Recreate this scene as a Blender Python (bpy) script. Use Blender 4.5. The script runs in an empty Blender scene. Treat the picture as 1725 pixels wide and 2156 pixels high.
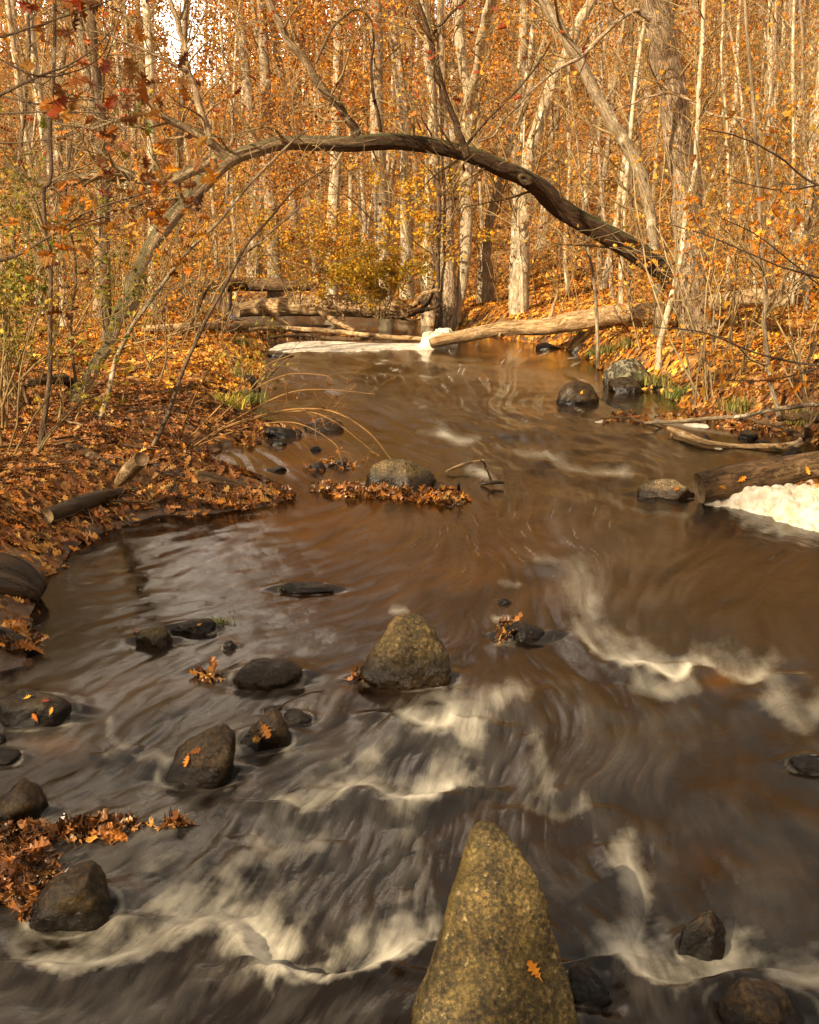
import bpy, math, random
import numpy as np
from mathutils import Vector
R = math.radians
rng = np.random.default_rng(7)
random.seed(7)
C = bpy.context.scene.collection

# ------------------------------------------------------------------ camera survey
CAMZ, PITCH, F, CX, CY = 1.6, R(14.0), 2312.0, 862.5, 1078.0
cp, sp_ = math.cos(PITCH), math.sin(PITCH)
def ray(px, py):
    a, b = (px - CX) / F, (CY - py) / F
    return np.array([a, cp + b * sp_, -sp_ + b * cp])
def G(px, py, z=0.0):            # point at height z seen along a sight line
    d = ray(px, py); t = (z - CAMZ) / d[2]
    return np.array([0, 0, CAMZ]) + d * t
def A(px, py, Y):                # point at distance Y along a sight line
    d = ray(px, py); t = Y / d[1]
    return np.array([0, 0, CAMZ]) + d * t
def proj(x, y, z):
    zc = z - CAMZ
    dep = y * cp - zc * sp_
    up = y * sp_ + zc * cp
    return CX + F * x / dep, CY - F * up / dep

# ------------------------------------------------------------------ noise
def _h(ix, iy, iz, s):
    n = (ix.astype(np.int64) * 374761393 + iy.astype(np.int64) * 668265263 + iz.astype(np.int64) * 2147483647 + s * 974634777) & 0xffffffff
    n = ((n ^ (n >> 13)) * 1274126177) & 0xffffffff
    n = ((n ^ (n >> 16)) * 2246822519) & 0xffffffff
    return ((n ^ (n >> 15)) & 0xffffff) / float(0xffffff)
def vn(x, y, z=None, s=0):       # value noise 0..1
    x = np.asarray(x, float); y = np.asarray(y, float)
    ix = np.floor(x); iy = np.floor(y); fx = x - ix; fy = y - iy
    fx = fx * fx * (3 - 2 * fx); fy = fy * fy * (3 - 2 * fy)
    if z is None:
        k = np.zeros_like(ix)
        a = _h(ix, iy, k, s); b = _h(ix + 1, iy, k, s); c = _h(ix, iy + 1, k, s); d = _h(ix + 1, iy + 1, k, s)
        return (a * (1 - fx) + b * fx) * (1 - fy) + (c * (1 - fx) + d * fx) * fy
    z = np.asarray(z, float); iz = np.floor(z); fz = z - iz; fz = fz * fz * (3 - 2 * fz)
    r = 0
    for dz in (0, 1):
        a = _h(ix, iy, iz + dz, s); b = _h(ix + 1, iy, iz + dz, s); c = _h(ix, iy + 1, iz + dz, s); d = _h(ix + 1, iy + 1, iz + dz, s)
        r = r + ((a * (1 - fx) + b * fx) * (1 - fy) + (c * (1 - fx) + d * fx) * fy) * (fz if dz else (1 - fz))
    return r
def fbm(x, y, z=None, s=0, o=4, g=0.5):
    a, t, r = 1.0, 0.0, 0.0
    for i in range(o):
        r = r + a * vn(x * 2 ** i + 17.3 * i, y * 2 ** i + 5.1 * i, None if z is None else z * 2 ** i + 9.7 * i, s + i)
        t += a; a *= g
    return r / t * 2 - 1          # about -1..1
def sst(a, b, x):
    t = np.clip((x - a) / (b - a), 0, 1); return t * t * (3 - 2 * t)

# ------------------------------------------------------------------ materials
def newmat(name):
    m = bpy.data.materials.new(name); m.use_nodes = True
    nt = m.node_tree; b = nt.nodes['Principled BSDF']
    return m, nt, b
def N(nt, t, **kw):
    n = nt.nodes.new(t)
    for k, v in kw.items():
        if k.startswith('i_'):
            n.inputs[k[2:].replace('_', ' ')].default_value = v
        else: setattr(n, k, v)
    return n
def ramp(nt, src, stops):
    r = nt.nodes.new('ShaderNodeValToRGB'); e = r.color_ramp.elements
    while len(e) < len(stops): e.new(0.5)
    for i, (p, c) in enumerate(stops):
        e[i].position = p; e[i].color = (*c, 1) if len(c) == 3 else c
    nt.links.new(src, r.inputs[0]); return r
def mixc(nt, fac, a, b, blend='MIX'):
    m = nt.nodes.new('ShaderNodeMix'); m.data_type = 'RGBA'; m.blend_type = blend
    for s, v in ((m.inputs[0], fac), (m.inputs[6], a), (m.inputs[7], b)):
        if hasattr(v, 'links') or isinstance(v, bpy.types.NodeSocket): nt.links.new(v, s)
        elif isinstance(v, (int, float)): s.default_value = v
        else: s.default_value = (*v, 1)
    return m.outputs[2]
def bark_mat(name, dark, light, lichen=None, lich=0.62, scale=26, bump=0.6, moss=None, pale=None):
    m, nt, b = newmat(name); L = nt.links.new
    dark, light = tuple(v * .62 for v in dark), tuple(v * .72 for v in light)
    if lichen: lichen = tuple(v * .72 for v in lichen)
    at = N(nt, 'ShaderNodeAttribute', attribute_name='bark')
    n1 = N(nt, 'ShaderNodeTexNoise', i_Scale=float(scale), i_Detail=6.0, i_Roughness=0.62, i_Distortion=0.4); L(at.outputs['Vector'], n1.inputs['Vector'])
    v1 = N(nt, 'ShaderNodeTexVoronoi', i_Scale=scale * 1.3, feature='DISTANCE_TO_EDGE')
    wv = N(nt, 'ShaderNodeVectorMath', operation='MULTIPLY_ADD'); L(n1.outputs['Color'], wv.inputs[0]); wv.inputs[1].default_value = (.16, .16, .16); L(at.outputs['Vector'], wv.inputs[2])
    L(wv.outputs[0], v1.inputs['Vector'])
    r1 = ramp(nt, n1.outputs['Fac'], [(0.32, dark), (0.52, tuple((a + c) / 2 for a, c in zip(dark, light))), (0.68, light)])
    cr = ramp(nt, v1.outputs['Distance'], [(0.0, (0, 0, 0)), (.022 if name.startswith('log') else .07, (1, 1, 1))])
    col = mixc(nt, cr.outputs[0], tuple(c * 0.6 for c in dark), r1.outputs[0])
    tc = N(nt, 'ShaderNodeTexCoord')
    if pale:      # sunlight on the left leg painted into the bark as a paler tone
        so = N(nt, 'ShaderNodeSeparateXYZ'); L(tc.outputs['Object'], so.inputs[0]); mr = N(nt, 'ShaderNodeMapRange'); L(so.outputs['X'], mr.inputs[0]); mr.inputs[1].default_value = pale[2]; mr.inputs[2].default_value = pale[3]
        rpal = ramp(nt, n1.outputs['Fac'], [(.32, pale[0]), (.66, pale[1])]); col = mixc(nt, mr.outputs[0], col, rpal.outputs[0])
    if lichen:
        n2 = N(nt, 'ShaderNodeTexNoise', i_Scale=5.0, i_Detail=5.0, i_Roughness=0.7); L(tc.outputs['Object'], n2.inputs['Vector'])
        r2 = ramp(nt, n2.outputs['Fac'], [(lich, (0, 0, 0)), (lich + .06, (1, 1, 1))])
        col = mixc(nt, r2.outputs[0], col, lichen)
    if moss:
        g = N(nt, 'ShaderNodeNewGeometry'); s = N(nt, 'ShaderNodeSeparateXYZ'); L(g.outputs['Normal'], s.inputs[0])
        n3 = N(nt, 'ShaderNodeTexNoise', i_Scale=6.0, i_Detail=4.0); L(tc.outputs['Object'], n3.inputs['Vector'])
        ad = N(nt, 'ShaderNodeMath', operation='ADD'); L(s.outputs['Z'], ad.inputs[0]); L(n3.outputs['Fac'], ad.inputs[1])
        r3 = ramp(nt, ad.outputs[0], [(0.0, (0, 0, 0)), (1.0, (1, 1, 1))]); r3.color_ramp.elements[0].position = .93; 
        mp = N(nt, 'ShaderNodeMath', operation='MULTIPLY'); L(r3.outputs[0], mp.inputs[0]); mp.inputs[1].default_value = .75
        col = mixc(nt, mp.outputs[0], col, moss)
    L(col, b.inputs['Base Color']); b.inputs['Roughness'].default_value = 0.85; b.inputs['Specular IOR Level'].default_value = .25
    bp = N(nt, 'ShaderNodeBump', i_Strength=bump, i_Distance=0.02)
    ml = N(nt, 'ShaderNodeMath', operation='MULTIPLY'); L(n1.outputs['Fac'], ml.inputs[0]); L(cr.outputs[0], ml.inputs[1])
    L(ml.outputs[0], bp.inputs['Height']); L(bp.outputs[0], b.inputs['Normal'])
    return m
M = {}
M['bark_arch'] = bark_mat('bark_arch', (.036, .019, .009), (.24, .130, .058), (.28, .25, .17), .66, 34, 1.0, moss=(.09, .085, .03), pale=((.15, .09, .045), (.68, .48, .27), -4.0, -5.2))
M['bark_brown'] = bark_mat('bark_brown', (.26, .165, .09), (.90, .66, .42), (.88, .76, .56), .64, 20, 1.0)
M['bark_pale'] = bark_mat('bark_pale', (.40, .28, .16), (.95, .78, .52), (.95, .86, .64), .58, 18, .6)
M['bark_grey'] = bark_mat('bark_grey', (.22, .15, .085), (.62, .47, .29), (.70, .60, .44), .57, 22, .5)
M['bark_dark'] = bark_mat('bark_dark', (.075, .048, .028), (.30, .20, .115), (.44, .40, .30), .62, 26, .5)
M['bark_smooth'] = bark_mat('bark_smooth', (.44, .33, .19), (.90, .74, .50), (.92, .82, .60), .55, 10, .2)
M['twig'] = bark_mat('twig', (.20, .125, .045), (.52, .35, .15), None, .6, 30, .2)
M['twig_pale'] = bark_mat('twig_pale', (.34, .23, .10), (.74, .55, .28), None, .6, 30, .2)
M['cane'] = bark_mat('cane', (.32, .16, .05), (.52, .29, .10), None, .6, 30, .1)
M['log_pale'] = bark_mat('log_pale', (.26, .12, .038), (.92, .64, .33), (.66, .50, .32), .6, 22, 1.0)
M['log_brown'] = bark_mat('log_brown', (.05, .026, .012), (.27, .155, .07), (.36, .25, .13), .60, 22, 1.0)
M['log_wet'] = bark_mat('log_wet', (.012, .008, .005), (.085, .048, .022), None, .6, 12, .8)
M['log_wet'].node_tree.nodes['Principled BSDF'].inputs['Roughness'].default_value = .4

def leaf_mat(name, rough=.6, transl=.35, spec=.3):
    m, nt, b = newmat(name); L = nt.links.new
    at = N(nt, 'ShaderNodeAttribute', attribute_name='tint')
    L(at.outputs['Color'], b.inputs['Base Color']); b.inputs['Roughness'].default_value = rough
    b.inputs['Specular IOR Level'].default_value = spec
    if transl > 0:
        t = N(nt, 'ShaderNodeBsdfTranslucent'); mx = N(nt, 'ShaderNodeMixShader'); mx.inputs[0].default_value = transl
        L(at.outputs['Color'], t.inputs[0]); L(b.outputs[0], mx.inputs[1]); L(t.outputs[0], mx.inputs[2])
        L(mx.outputs[0], nt.nodes['Material Output'].inputs[0])
    return m
M['leaf'] = leaf_mat('leaf'); M['litter'] = leaf_mat('litter', .55, .12); M['wetleaf'] = leaf_mat('wetleaf', .35, .05, .5)

def ground_mat():
    m, nt, b = newmat('ground'); L = nt.links.new
    tc = N(nt, 'ShaderNodeTexCoord')
    n0 = N(nt, 'ShaderNodeTexNoise', i_Scale=3.0, i_Detail=4.0); L(tc.outputs['Object'], n0.inputs['Vector'])
    wv = N(nt, 'ShaderNodeVectorMath', operation='MULTIPLY_ADD'); L(n0.outputs['Color'], wv.inputs[0]); wv.inputs[1].default_value = (.25, .25, .25); L(tc.outputs['Object'], wv.inputs[2])
    v = N(nt, 'ShaderNodeTexVoronoi', i_Scale=13.0); L(wv.outputs[0], v.inputs['Vector'])
    s = N(nt, 'ShaderNodeSeparateColor'); L(v.outputs['Color'], s.inputs[0])
    r = ramp(nt, s.outputs[0], [(0.0, (.08, .033, .011)), (.3, (.26, .105, .022)), (.6, (.44, .19, .036)), (.85, (.52, .26, .065)), (1.0, (.56, .35, .15))])
    n1 = N(nt, 'ShaderNodeTexNoise', i_Scale=.5, i_Detail=4.0); L(tc.outputs['Object'], n1.inputs['Vector'])
    r1 = ramp(nt, n1.outputs['Fac'], [(.35, (.75, .75, .75)), (.65, (1.0, 1.0, 1.0))])
    col = mixc(nt, 1.0, r.outputs[0], r1.outputs[0], 'MULTIPLY')
    at = N(nt, 'ShaderNodeAttribute', attribute_name='mud')
    n2 = N(nt, 'ShaderNodeTexNoise', i_Scale=14.0, i_Detail=8.0, i_Roughness=.65); L(tc.outputs['Object'], n2.inputs['Vector'])
    rm = ramp(nt, n2.outputs['Fac'], [(.35, (.05, .028, .014)), (.65, (.14, .08, .042))])
    col = mixc(nt, at.outputs['Fac'], col, rm.outputs[0])
    L(col, b.inputs['Base Color'])
    rr = N(nt, 'ShaderNodeMath', operation='MULTIPLY_ADD'); L(at.outputs['Fac'], rr.inputs[0]); rr.inputs[1].default_value = -.5; rr.inputs[2].default_value = .85
    L(rr.outputs[0], b.inputs['Roughness'])
    bp = N(nt, 'ShaderNodeBump', i_Strength=.5, i_Distance=.03); L(n2.outputs['Fac'], bp.inputs['Height']); L(bp.outputs[0], b.inputs['Normal'])
    return m
M['ground'] = ground_mat()

def rock_mat(name, dark, light, speck=(.5, .42, .28), sp=.70, moss=(.12, .10, .02), mossf=.5, wet=0.06, rough=.6, scale=1.0):
    m, nt, b = newmat(name); L = nt.links.new
    q = {'rock_gold': .46, 'rock_tan': .60, 'rock_pale': .85, 'rock_lichen': .6}.get(name, .36); dark, light, speck, moss = (tuple(v * q for v in t_) for t_ in (dark, light, speck, moss))
    tc = N(nt, 'ShaderNodeTexCoord'); g = N(nt, 'ShaderNodeNewGeometry')
    n1 = N(nt, 'ShaderNodeTexNoise', i_Scale=9.0 * scale, i_Detail=10.0, i_Roughness=.7); L(tc.outputs['Object'], n1.inputs['Vector'])
    n2 = N(nt, 'ShaderNodeTexNoise', i_Scale=75.0 * scale, i_Detail=6.0, i_Roughness=.75); L(tc.outputs['Object'], n2.inputs['Vector'])
    md = tuple((a + c) / 2 for a, c in zip(dark, light))
    r1 = ramp(nt, n1.outputs['Fac'], [(.35, dark), (.5, md), (.66, light)])
    r2 = ramp(nt, n2.outputs['Fac'], [(.36, (.16, .16, .16)), (.5, (.85, .85, .85)), (.64, (2.6, 2.4, 2.0))])
    col = mixc(nt, .9, r1.outputs[0], r2.outputs[0], 'MULTIPLY')
    n3 = N(nt, 'ShaderNodeTexNoise', i_Scale=38.0 * scale, i_Detail=3.0, i_Roughness=.6); L(tc.outputs['Object'], n3.inputs['Vector'])
    r3 = ramp(nt, n3.outputs['Fac'], [(sp, (0, 0, 0)), (sp + .03, (1, 1, 1))])
    col = mixc(nt, r3.outputs[0], col, speck)
    n4 = N(nt, 'ShaderNodeTexNoise', i_Scale=5.0 * scale, i_Detail=5.0, i_Roughness=.65); L(tc.outputs['Object'], n4.inputs['Vector'])
    r4 = ramp(nt, n4.outputs['Fac'], [(.45, (0, 0, 0)), (.62, (mossf,) * 3)])
    col = mixc(nt, r4.outputs[0], col, moss)
    nd = N(nt, 'ShaderNodeVectorMath', operation='MULTIPLY_ADD'); L(n4.outputs['Color'], nd.inputs[0]); nd.inputs[1].default_value = (.25, .25, .25); L(tc.outputs['Object'], nd.inputs[2])
    vc = N(nt, 'ShaderNodeTexVoronoi', i_Scale=4.5, feature='DISTANCE_TO_EDGE'); L(nd.outputs[0], vc.inputs['Vector'])
    rc = ramp(nt, vc.outputs['Distance'], [(0.0, (.25, .22, .2)), (.018, (1, 1, 1))]); col = mixc(nt, .75, col, rc.outputs[0], 'MULTIPLY')
    n5 = N(nt, 'ShaderNodeTexNoise', i_Scale=3.2, i_Detail=3.0); L(tc.outputs['Object'], n5.inputs['Vector'])
    r5 = ramp(nt, n5.outputs['Fac'], [(.38, (.50, .50, .46)), (.60, (1.15, 1.1, 1.0))]); col = mixc(nt, .9, col, r5.outputs[0], 'MULTIPLY')
    # wet dark band just above the waterline
    s = N(nt, 'ShaderNodeSeparateXYZ'); L(g.outputs['Position'], s.inputs[0])
    ad = N(nt, 'ShaderNodeMath', operation='MULTIPLY_ADD'); L(n1.outputs['Fac'], ad.inputs[0]); ad.inputs[1].default_value = -wet * 1.6; L(s.outputs['Z'], ad.inputs[2])
    mr = N(nt, 'ShaderNodeMapRange'); L(ad.outputs[0], mr.inputs[0]); mr.inputs[1].default_value = -wet * .2; mr.inputs[2].default_value = wet * .35; mr.inputs[3].default_value = 1.0; mr.inputs[4].default_value = 0.0
    wetc = mixc(nt, 1.0, col, (.16, .13, .11), 'MULTIPLY')
    col = mixc(nt, mr.outputs[0], col, wetc)
    L(col, b.inputs['Base Color']); b.inputs['Specular IOR Level'].default_value = .28
    rg = N(nt, 'ShaderNodeMath', operation='MULTIPLY_ADD'); L(mr.outputs[0], rg.inputs[0]); rg.inputs[1].default_value = .22 - rough; rg.inputs[2].default_value = rough
    L(rg.outputs[0], b.inputs['Roughness'])
    hh = N(nt, 'ShaderNodeMath', operation='MULTIPLY_ADD'); L(n2.outputs['Fac'], hh.inputs[0]); hh.inputs[1].default_value = .5; L(n1.outputs['Fac'], hh.inputs[2])
    bp = N(nt, 'ShaderNodeBump', i_Strength=.7, i_Distance=.012 / scale); L(hh.outputs[0], bp.inputs['Height']); L(bp.outputs[0], b.inputs['Normal'])
    return m
M['rock_gold'] = rock_mat('rock_gold', (.09, .062, .020), (.34, .245, .092), speck=(.80, .64, .36), sp=.66, moss=(.15, .11, .02), mossf=.6, wet=.05, scale=1.35)
M['rock_pale'] = rock_mat('rock_pale', (.20, .14, .075), (.50, .38, .23), sp=.66, moss=(.14, .11, .04), mossf=.4, wet=.05, scale=1.2)
M['rock_tan'] = rock_mat('rock_tan', (.10, .068, .028), (.32, .225, .10), sp=.70, moss=(.16, .115, .03), mossf=.35, wet=.11)
M['rock_dark'] = rock_mat('rock_dark', (.026, .015, .007), (.15, .088, .036), speck=(.16, .11, .06), sp=.68, moss=(.06, .055, .014), mossf=.5, wet=.07, rough=.36)
M['rock_wet'] = rock_mat('rock_wet', (.045, .025, .011), (.22, .13, .055), speck=(.24, .17, .10), sp=.68, moss=(.09, .07, .02), mossf=.4, wet=.05, rough=.34)
M['rock_lichen'] = rock_mat('rock_lichen', (.06, .05, .03), (.17, .14, .085), speck=(.40, .35, .23), sp=.52, moss=(.10, .11, .035), mossf=.6, wet=.10, scale=.5)

def foam_mat():
    m, nt, b = newmat('foam'); L = nt.links.new
    tc = N(nt, 'ShaderNodeTexCoord')
    n1 = N(nt, 'ShaderNodeTexNoise', i_Scale=10.0, i_Detail=7.0, i_Roughness=.6); L(tc.outputs['Object'], n1.inputs['Vector'])
    r = ramp(nt, n1.outputs['Fac'], [(.35, (.42, .33, .215)), (.5, (.54, .48, .38)), (.62, (.62, .57, .49))])
    L(r.outputs[0], b.inputs['Base Color']); b.inputs['Roughness'].default_value = .8
    b.inputs['Subsurface Weight'].default_value = .3; b.inputs['Subsurface Radius'].default_value = (.03, .02, .015)
    v = N(nt, 'ShaderNodeTexVoronoi', i_Scale=60.0); L(tc.outputs['Object'], v.inputs['Vector'])
    ad = N(nt, 'ShaderNodeMath', operation='MULTIPLY_ADD'); L(v.outputs['Distance'], ad.inputs[0]); ad.inputs[1].default_value = -.25; L(n1.outputs['Fac'], ad.inputs[2])
    bp = N(nt, 'ShaderNodeBump', i_Strength=.5, i_Distance=.015); L(ad.outputs[0], bp.inputs['Height']); L(bp.outputs[0], b.inputs['Normal'])
    return m
M['foam'] = foam_mat()

def water_mat():
    m, nt, b = newmat('water'); L = nt.links.new
    def attr(n): return N(nt, 'ShaderNodeAttribute', attribute_name=n)
    fo, st, be, uv = attr('foam'), attr('veil'), attr('bed'), attr('flow')
    n1 = N(nt, 'ShaderNodeTexNoise', i_Scale=1.0, i_Detail=6.0, i_Roughness=.65, i_Distortion=.6); L(uv.outputs['Vector'], n1.inputs['Vector'])
    deep = (.005, .0028, .0012); bedc = (.060, .023, .0035)
    col = mixc(nt, be.outputs['Fac'], deep, bedc)
    va = N(nt, 'ShaderNodeMath', operation='MULTIPLY'); va.use_clamp = True; L(st.outputs['Fac'], va.inputs[0])
    rr = ramp(nt, n1.outputs['Fac'], [(.25, (.72, .72, .72)), (.7, (1.15, 1.15, 1.15))]); L(rr.outputs[0], va.inputs[1])
    col = mixc(nt, va.outputs[0], col, (.125, .114, .097))
    fa = N(nt, 'ShaderNodeMath', operation='MULTIPLY'); fa.use_clamp = True; L(fo.outputs['Fac'], fa.inputs[0]); L(rr.outputs[0], fa.inputs[1])
    col = mixc(nt, fa.outputs[0], col, (.56, .51, .40))
    L(col, b.inputs['Base Color'])
    b.inputs['IOR'].default_value = 1.33
    rg = N(nt, 'ShaderNodeMath', operation='MULTIPLY_ADD'); L(fa.outputs[0], rg.inputs[0]); rg.inputs[1].default_value = .4; rg.inputs[2].default_value = .085
    r2 = N(nt, 'ShaderNodeMath', operation='MULTIPLY_ADD'); L(va.outputs[0], r2.inputs[0]); r2.inputs[1].default_value = .25; L(rg.outputs[0], r2.inputs[2])
    r3 = N(nt, 'ShaderNodeMath', operation='MULTIPLY_ADD'); t = attr('turb'); L(t.outputs['Fac'], r3.inputs[0]); r3.inputs[1].default_value = .10; L(r2.outputs[0], r3.inputs[2])
    L(r3.outputs[0], b.inputs['Roughness'])
    bp = N(nt, 'ShaderNodeBump', i_Strength=.14, i_Distance=.02); L(n1.outputs['Fac'], bp.inputs['Height']); L(bp.outputs[0], b.inputs['Normal'])
    return m
M['water'] = water_mat()
def plain(name, c, rough=.8):
    m, nt, b = newmat(name); L = nt.links.new
    tc = N(nt, 'ShaderNodeTexCoord'); n1 = N(nt, 'ShaderNodeTexNoise', i_Scale=12.0, i_Detail=6.0); L(tc.outputs['Object'], n1.inputs['Vector'])
    r = ramp(nt, n1.outputs['Fac'], [(.3, tuple(x * .5 for x in c)), (.7, tuple(min(1, x * 1.4) for x in c))])
    L(r.outputs[0], b.inputs['Base Color']); b.inputs['Roughness'].default_value = rough
    bp = N(nt, 'ShaderNodeBump', i_Strength=.6, i_Distance=.01); L(n1.outputs['Fac'], bp.inputs['Height']); L(bp.outputs[0], b.inputs['Normal'])
    return m
def endgrain():
    m, nt, b = newmat('end_grain'); L = nt.links.new
    at = N(nt, 'ShaderNodeAttribute', attribute_name='bark')
    w = N(nt, 'ShaderNodeTexWave', wave_type='RINGS', rings_direction='SPHERICAL', i_Scale=22.0, i_Distortion=3.0, i_Detail=3.0); L(at.outputs['Vector'], w.inputs['Vector'])
    r = ramp(nt, w.outputs['Fac'], [(0, (.13, .07, .03)), (1, (.36, .24, .12))]); L(r.outputs[0], b.inputs['Base Color']); b.inputs['Roughness'].default_value = .8
    return m
M['end'] = endgrain()

# ------------------------------------------------------------------ mesh helpers
def mkmesh(name, V, faces, mats, smooth=True, attrs=None, fmats=None):
    """faces: list of (M,k) int arrays"""
    me = bpy.data.meshes.new(name)
    V = np.ascontiguousarray(V, dtype=np.float32)
    me.vertices.add(len(V)); me.vertices.foreach_set('co', V.ravel())
    faces = [np.asarray(f, dtype=np.int32) for f in faces if len(f)]
    tot = np.concatenate([np.full(len(f), f.shape[1], np.int32) for f in faces])
    idx = np.concatenate([f.ravel() for f in faces])
    me.loops.add(len(idx)); me.polygons.add(len(tot))
    st = np.zeros(len(tot), np.int32); st[1:] = np.cumsum(tot)[:-1]
    me.polygons.foreach_set('loop_start', st); me.polygons.foreach_set('loop_total', tot)
    me.loops.foreach_set('vertex_index', idx)
    me.polygons.foreach_set('use_smooth', np.full(len(tot), smooth, bool))
    if fmats is not None: me.polygons.foreach_set('material_index', np.asarray(fmats, np.int32))
    for k, (ty, a) in (attrs or {}).items():
        at = me.attributes.new(k, ty, 'POINT')
        a = np.ascontiguousarray(a, dtype=np.float32)
        at.data.foreach_set({'FLOAT': 'value', 'FLOAT_VECTOR': 'vector', 'FLOAT_COLOR': 'color'}[ty], a.ravel())
    me.update(calc_edges=True)
    for m_ in (mats if isinstance(mats, (list, tuple)) else [mats]): me.materials.append(m_)
    return me
def link(name, me, parent=None):
    o = bpy.data.objects.new(name, me); C.objects.link(o)
    if parent is not None: o.parent = parent
    return o
def tag(o, label=None, cat=None, group=None, kind=None):
    if label: o['label'] = label
    if cat: o['category'] = cat
    if group: o['group'] = group
    if kind: o['kind'] = kind
    return o
def empty(name, loc, label, cat, group=None):
    o = bpy.data.objects.new(name, None); C.objects.link(o); o.location = tuple(float(v) for v in loc); o.empty_display_size = .1
    return tag(o, label, cat, group)

class Tubes:
    """polylines swept to tapered round tubes"""
    def __init__(s): s.L = []
    def add(s, P, r, sides=6, cap=False):
        P = np.asarray(P, float); r = np.asarray(r, float) * np.ones(len(P)); s.L.append((P, r, sides, cap))
    def arrays(s, rough=0.0, rs=8.0, seed=0, origin=None):
        groups = {}
        for P, r, k, cap in s.L: groups.setdefault((len(P), k, cap), []).append((P, r))
        VV, FF, BB, base, TT = [], [], [], 0, []
        for (n, k, cap), items in groups.items():
            P = np.stack([i[0] for i in items]); r = np.stack([i[1] for i in items]); m = len(items)
            T = np.gradient(P, axis=1); T /= np.linalg.norm(T, axis=2, keepdims=True) + 1e-9
            mx = np.abs(T).max(axis=1); ax = np.eye(3)[np.argmin(mx, axis=1)][:, None, :]
            U = np.cross(T, np.broadcast_to(ax, T.shape)); U /= np.linalg.norm(U, axis=2, keepdims=True) + 1e-9
            W = np.cross(T, U)
            th = np.arange(k) * 2 * math.pi / k
            c, sn = np.cos(th), np.sin(th)
            s_ = np.zeros((m, n)); s_[:, 1:] = np.cumsum(np.linalg.norm(np.diff(P, axis=1), axis=2), axis=1)
            ref = np.maximum(r.max(axis=1), .01)[:, None, None]
            B = np.stack([np.broadcast_to(c * ref, (m, n, k)), np.broadcast_to(sn * ref, (m, n, k)), np.broadcast_to(s_[:, :, None] * .27, (m, n, k)) + rng.random((m, 1, 1)) * 9], -1)
            rr = np.broadcast_to(r[:, :, None], (m, n, k)).copy()
            if rough > 0:
                q = B * rs
                rr *= 1 + rough * (fbm(q[..., 0] * 2.2, q[..., 1] * 2.2, q[..., 2] * 1.2, seed, 4)) + rough * .8 * fbm(q[..., 0] * .35, q[..., 1] * .35, q[..., 2] * .9, seed + 9, 3)
            X = P[:, :, None, :] + rr[..., None] * (U[:, :, None, :] * c[:, None] + W[:, :, None, :] * sn[:, None])
            VV.append(X.reshape(-1, 3)); BB.append(B.reshape(-1, 3))
            i = np.arange(m)[:, None, None] * n * k + np.arange(n - 1)[None, :, None] * k; j = np.arange(k)[None, None, :]
            a = i + j; b_ = i + (j + 1) % k
            F_ = np.stack([a, b_, b_ + k, a + k], -1).reshape(-1, 4) + base
            FF.append(F_)
            if cap:
                for q in range(m):
                    for e in (0, n - 1):
                        ring = base + q * n * k + e * k + np.arange(k)
                        TT.append(ring if e == 0 else ring[::-1])
            base += m * n * k
        return np.concatenate(VV), FF, TT, np.concatenate(BB)
    def mesh(s, name, mat, origin=(0, 0, 0), rough=0.0, rs=8.0, seed=0, endmat=None):
        V, FF, TT, B = s.arrays(rough, rs, seed)
        faces = list(FF); nq = sum(len(f) for f in FF); fm = None; mats = [mat]
        if TT:
            bykk = {}
            for t in TT: bykk.setdefault(len(t), []).append(t)
            for kk, ts in bykk.items(): faces.append(np.array(ts))
            if endmat:
                mats.append(endmat); fm = np.concatenate([np.zeros(nq), np.ones(len(TT))])
        return mkmesh(name, V - np.asarray(origin, float), faces, mats, True, {'bark': ('FLOAT_VECTOR', B)}, fm)

def spline(P, n):
    """Catmull-Rom through the rows of P (any columns)"""
    P = np.asarray(P, float); m = len(P)
    Q = np.vstack([2 * P[0] - P[1], P, 2 * P[-1] - P[-2]])
    u = np.linspace(0, m - 1 - 1e-6, n); i = u.astype(int); t = (u - i)[:, None]
    a, b, c, d = Q[i], Q[i + 1], Q[i + 2], Q[i + 3]
    return .5 * (2 * b + (c - a) * t + (2 * a - 5 * b + 4 * c - d) * t * t + (3 * b - a - 3 * c + d) * t ** 3)

# leaf templates: (verts, faces) ; x across, y along, z up
def oak(n_lobe=3):
    half = [(.05, .06), (.20, .16), (.10, .26), (.33, .36), (.13, .47), (.37, .62), (.14, .70), (.20, .86), (.07, .93)]
    mid = [(0, h[1]) for h in half]
    V = [(0, -.22, 0)] + [(0, y, 0) for _, y in mid] + [(x, y + .05, 0) for x, y in half] + [(-x, y + .05, 0) for x, y in half] + [(0, 1.03, 0)]
    n = len(half); Fq, Ft = [], []
    for i in range(n - 1):
        Fq.append((1 + i, 1 + n + i, 2 + n + i, 2 + i)); Fq.append((2 + i, 2 + 2 * n + i, 1 + 2 * n + i, 1 + i))
    Ft += [(0, 1 + n, 1), (0, 1, 1 + 2 * n), (n, 2 * n, 3 * n + 1), (n, 3 * n + 1, 3 * n)]
    V = np.array(V, float)
    return V, np.array(Fq), np.array(Ft)
OAK = oak()
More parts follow.
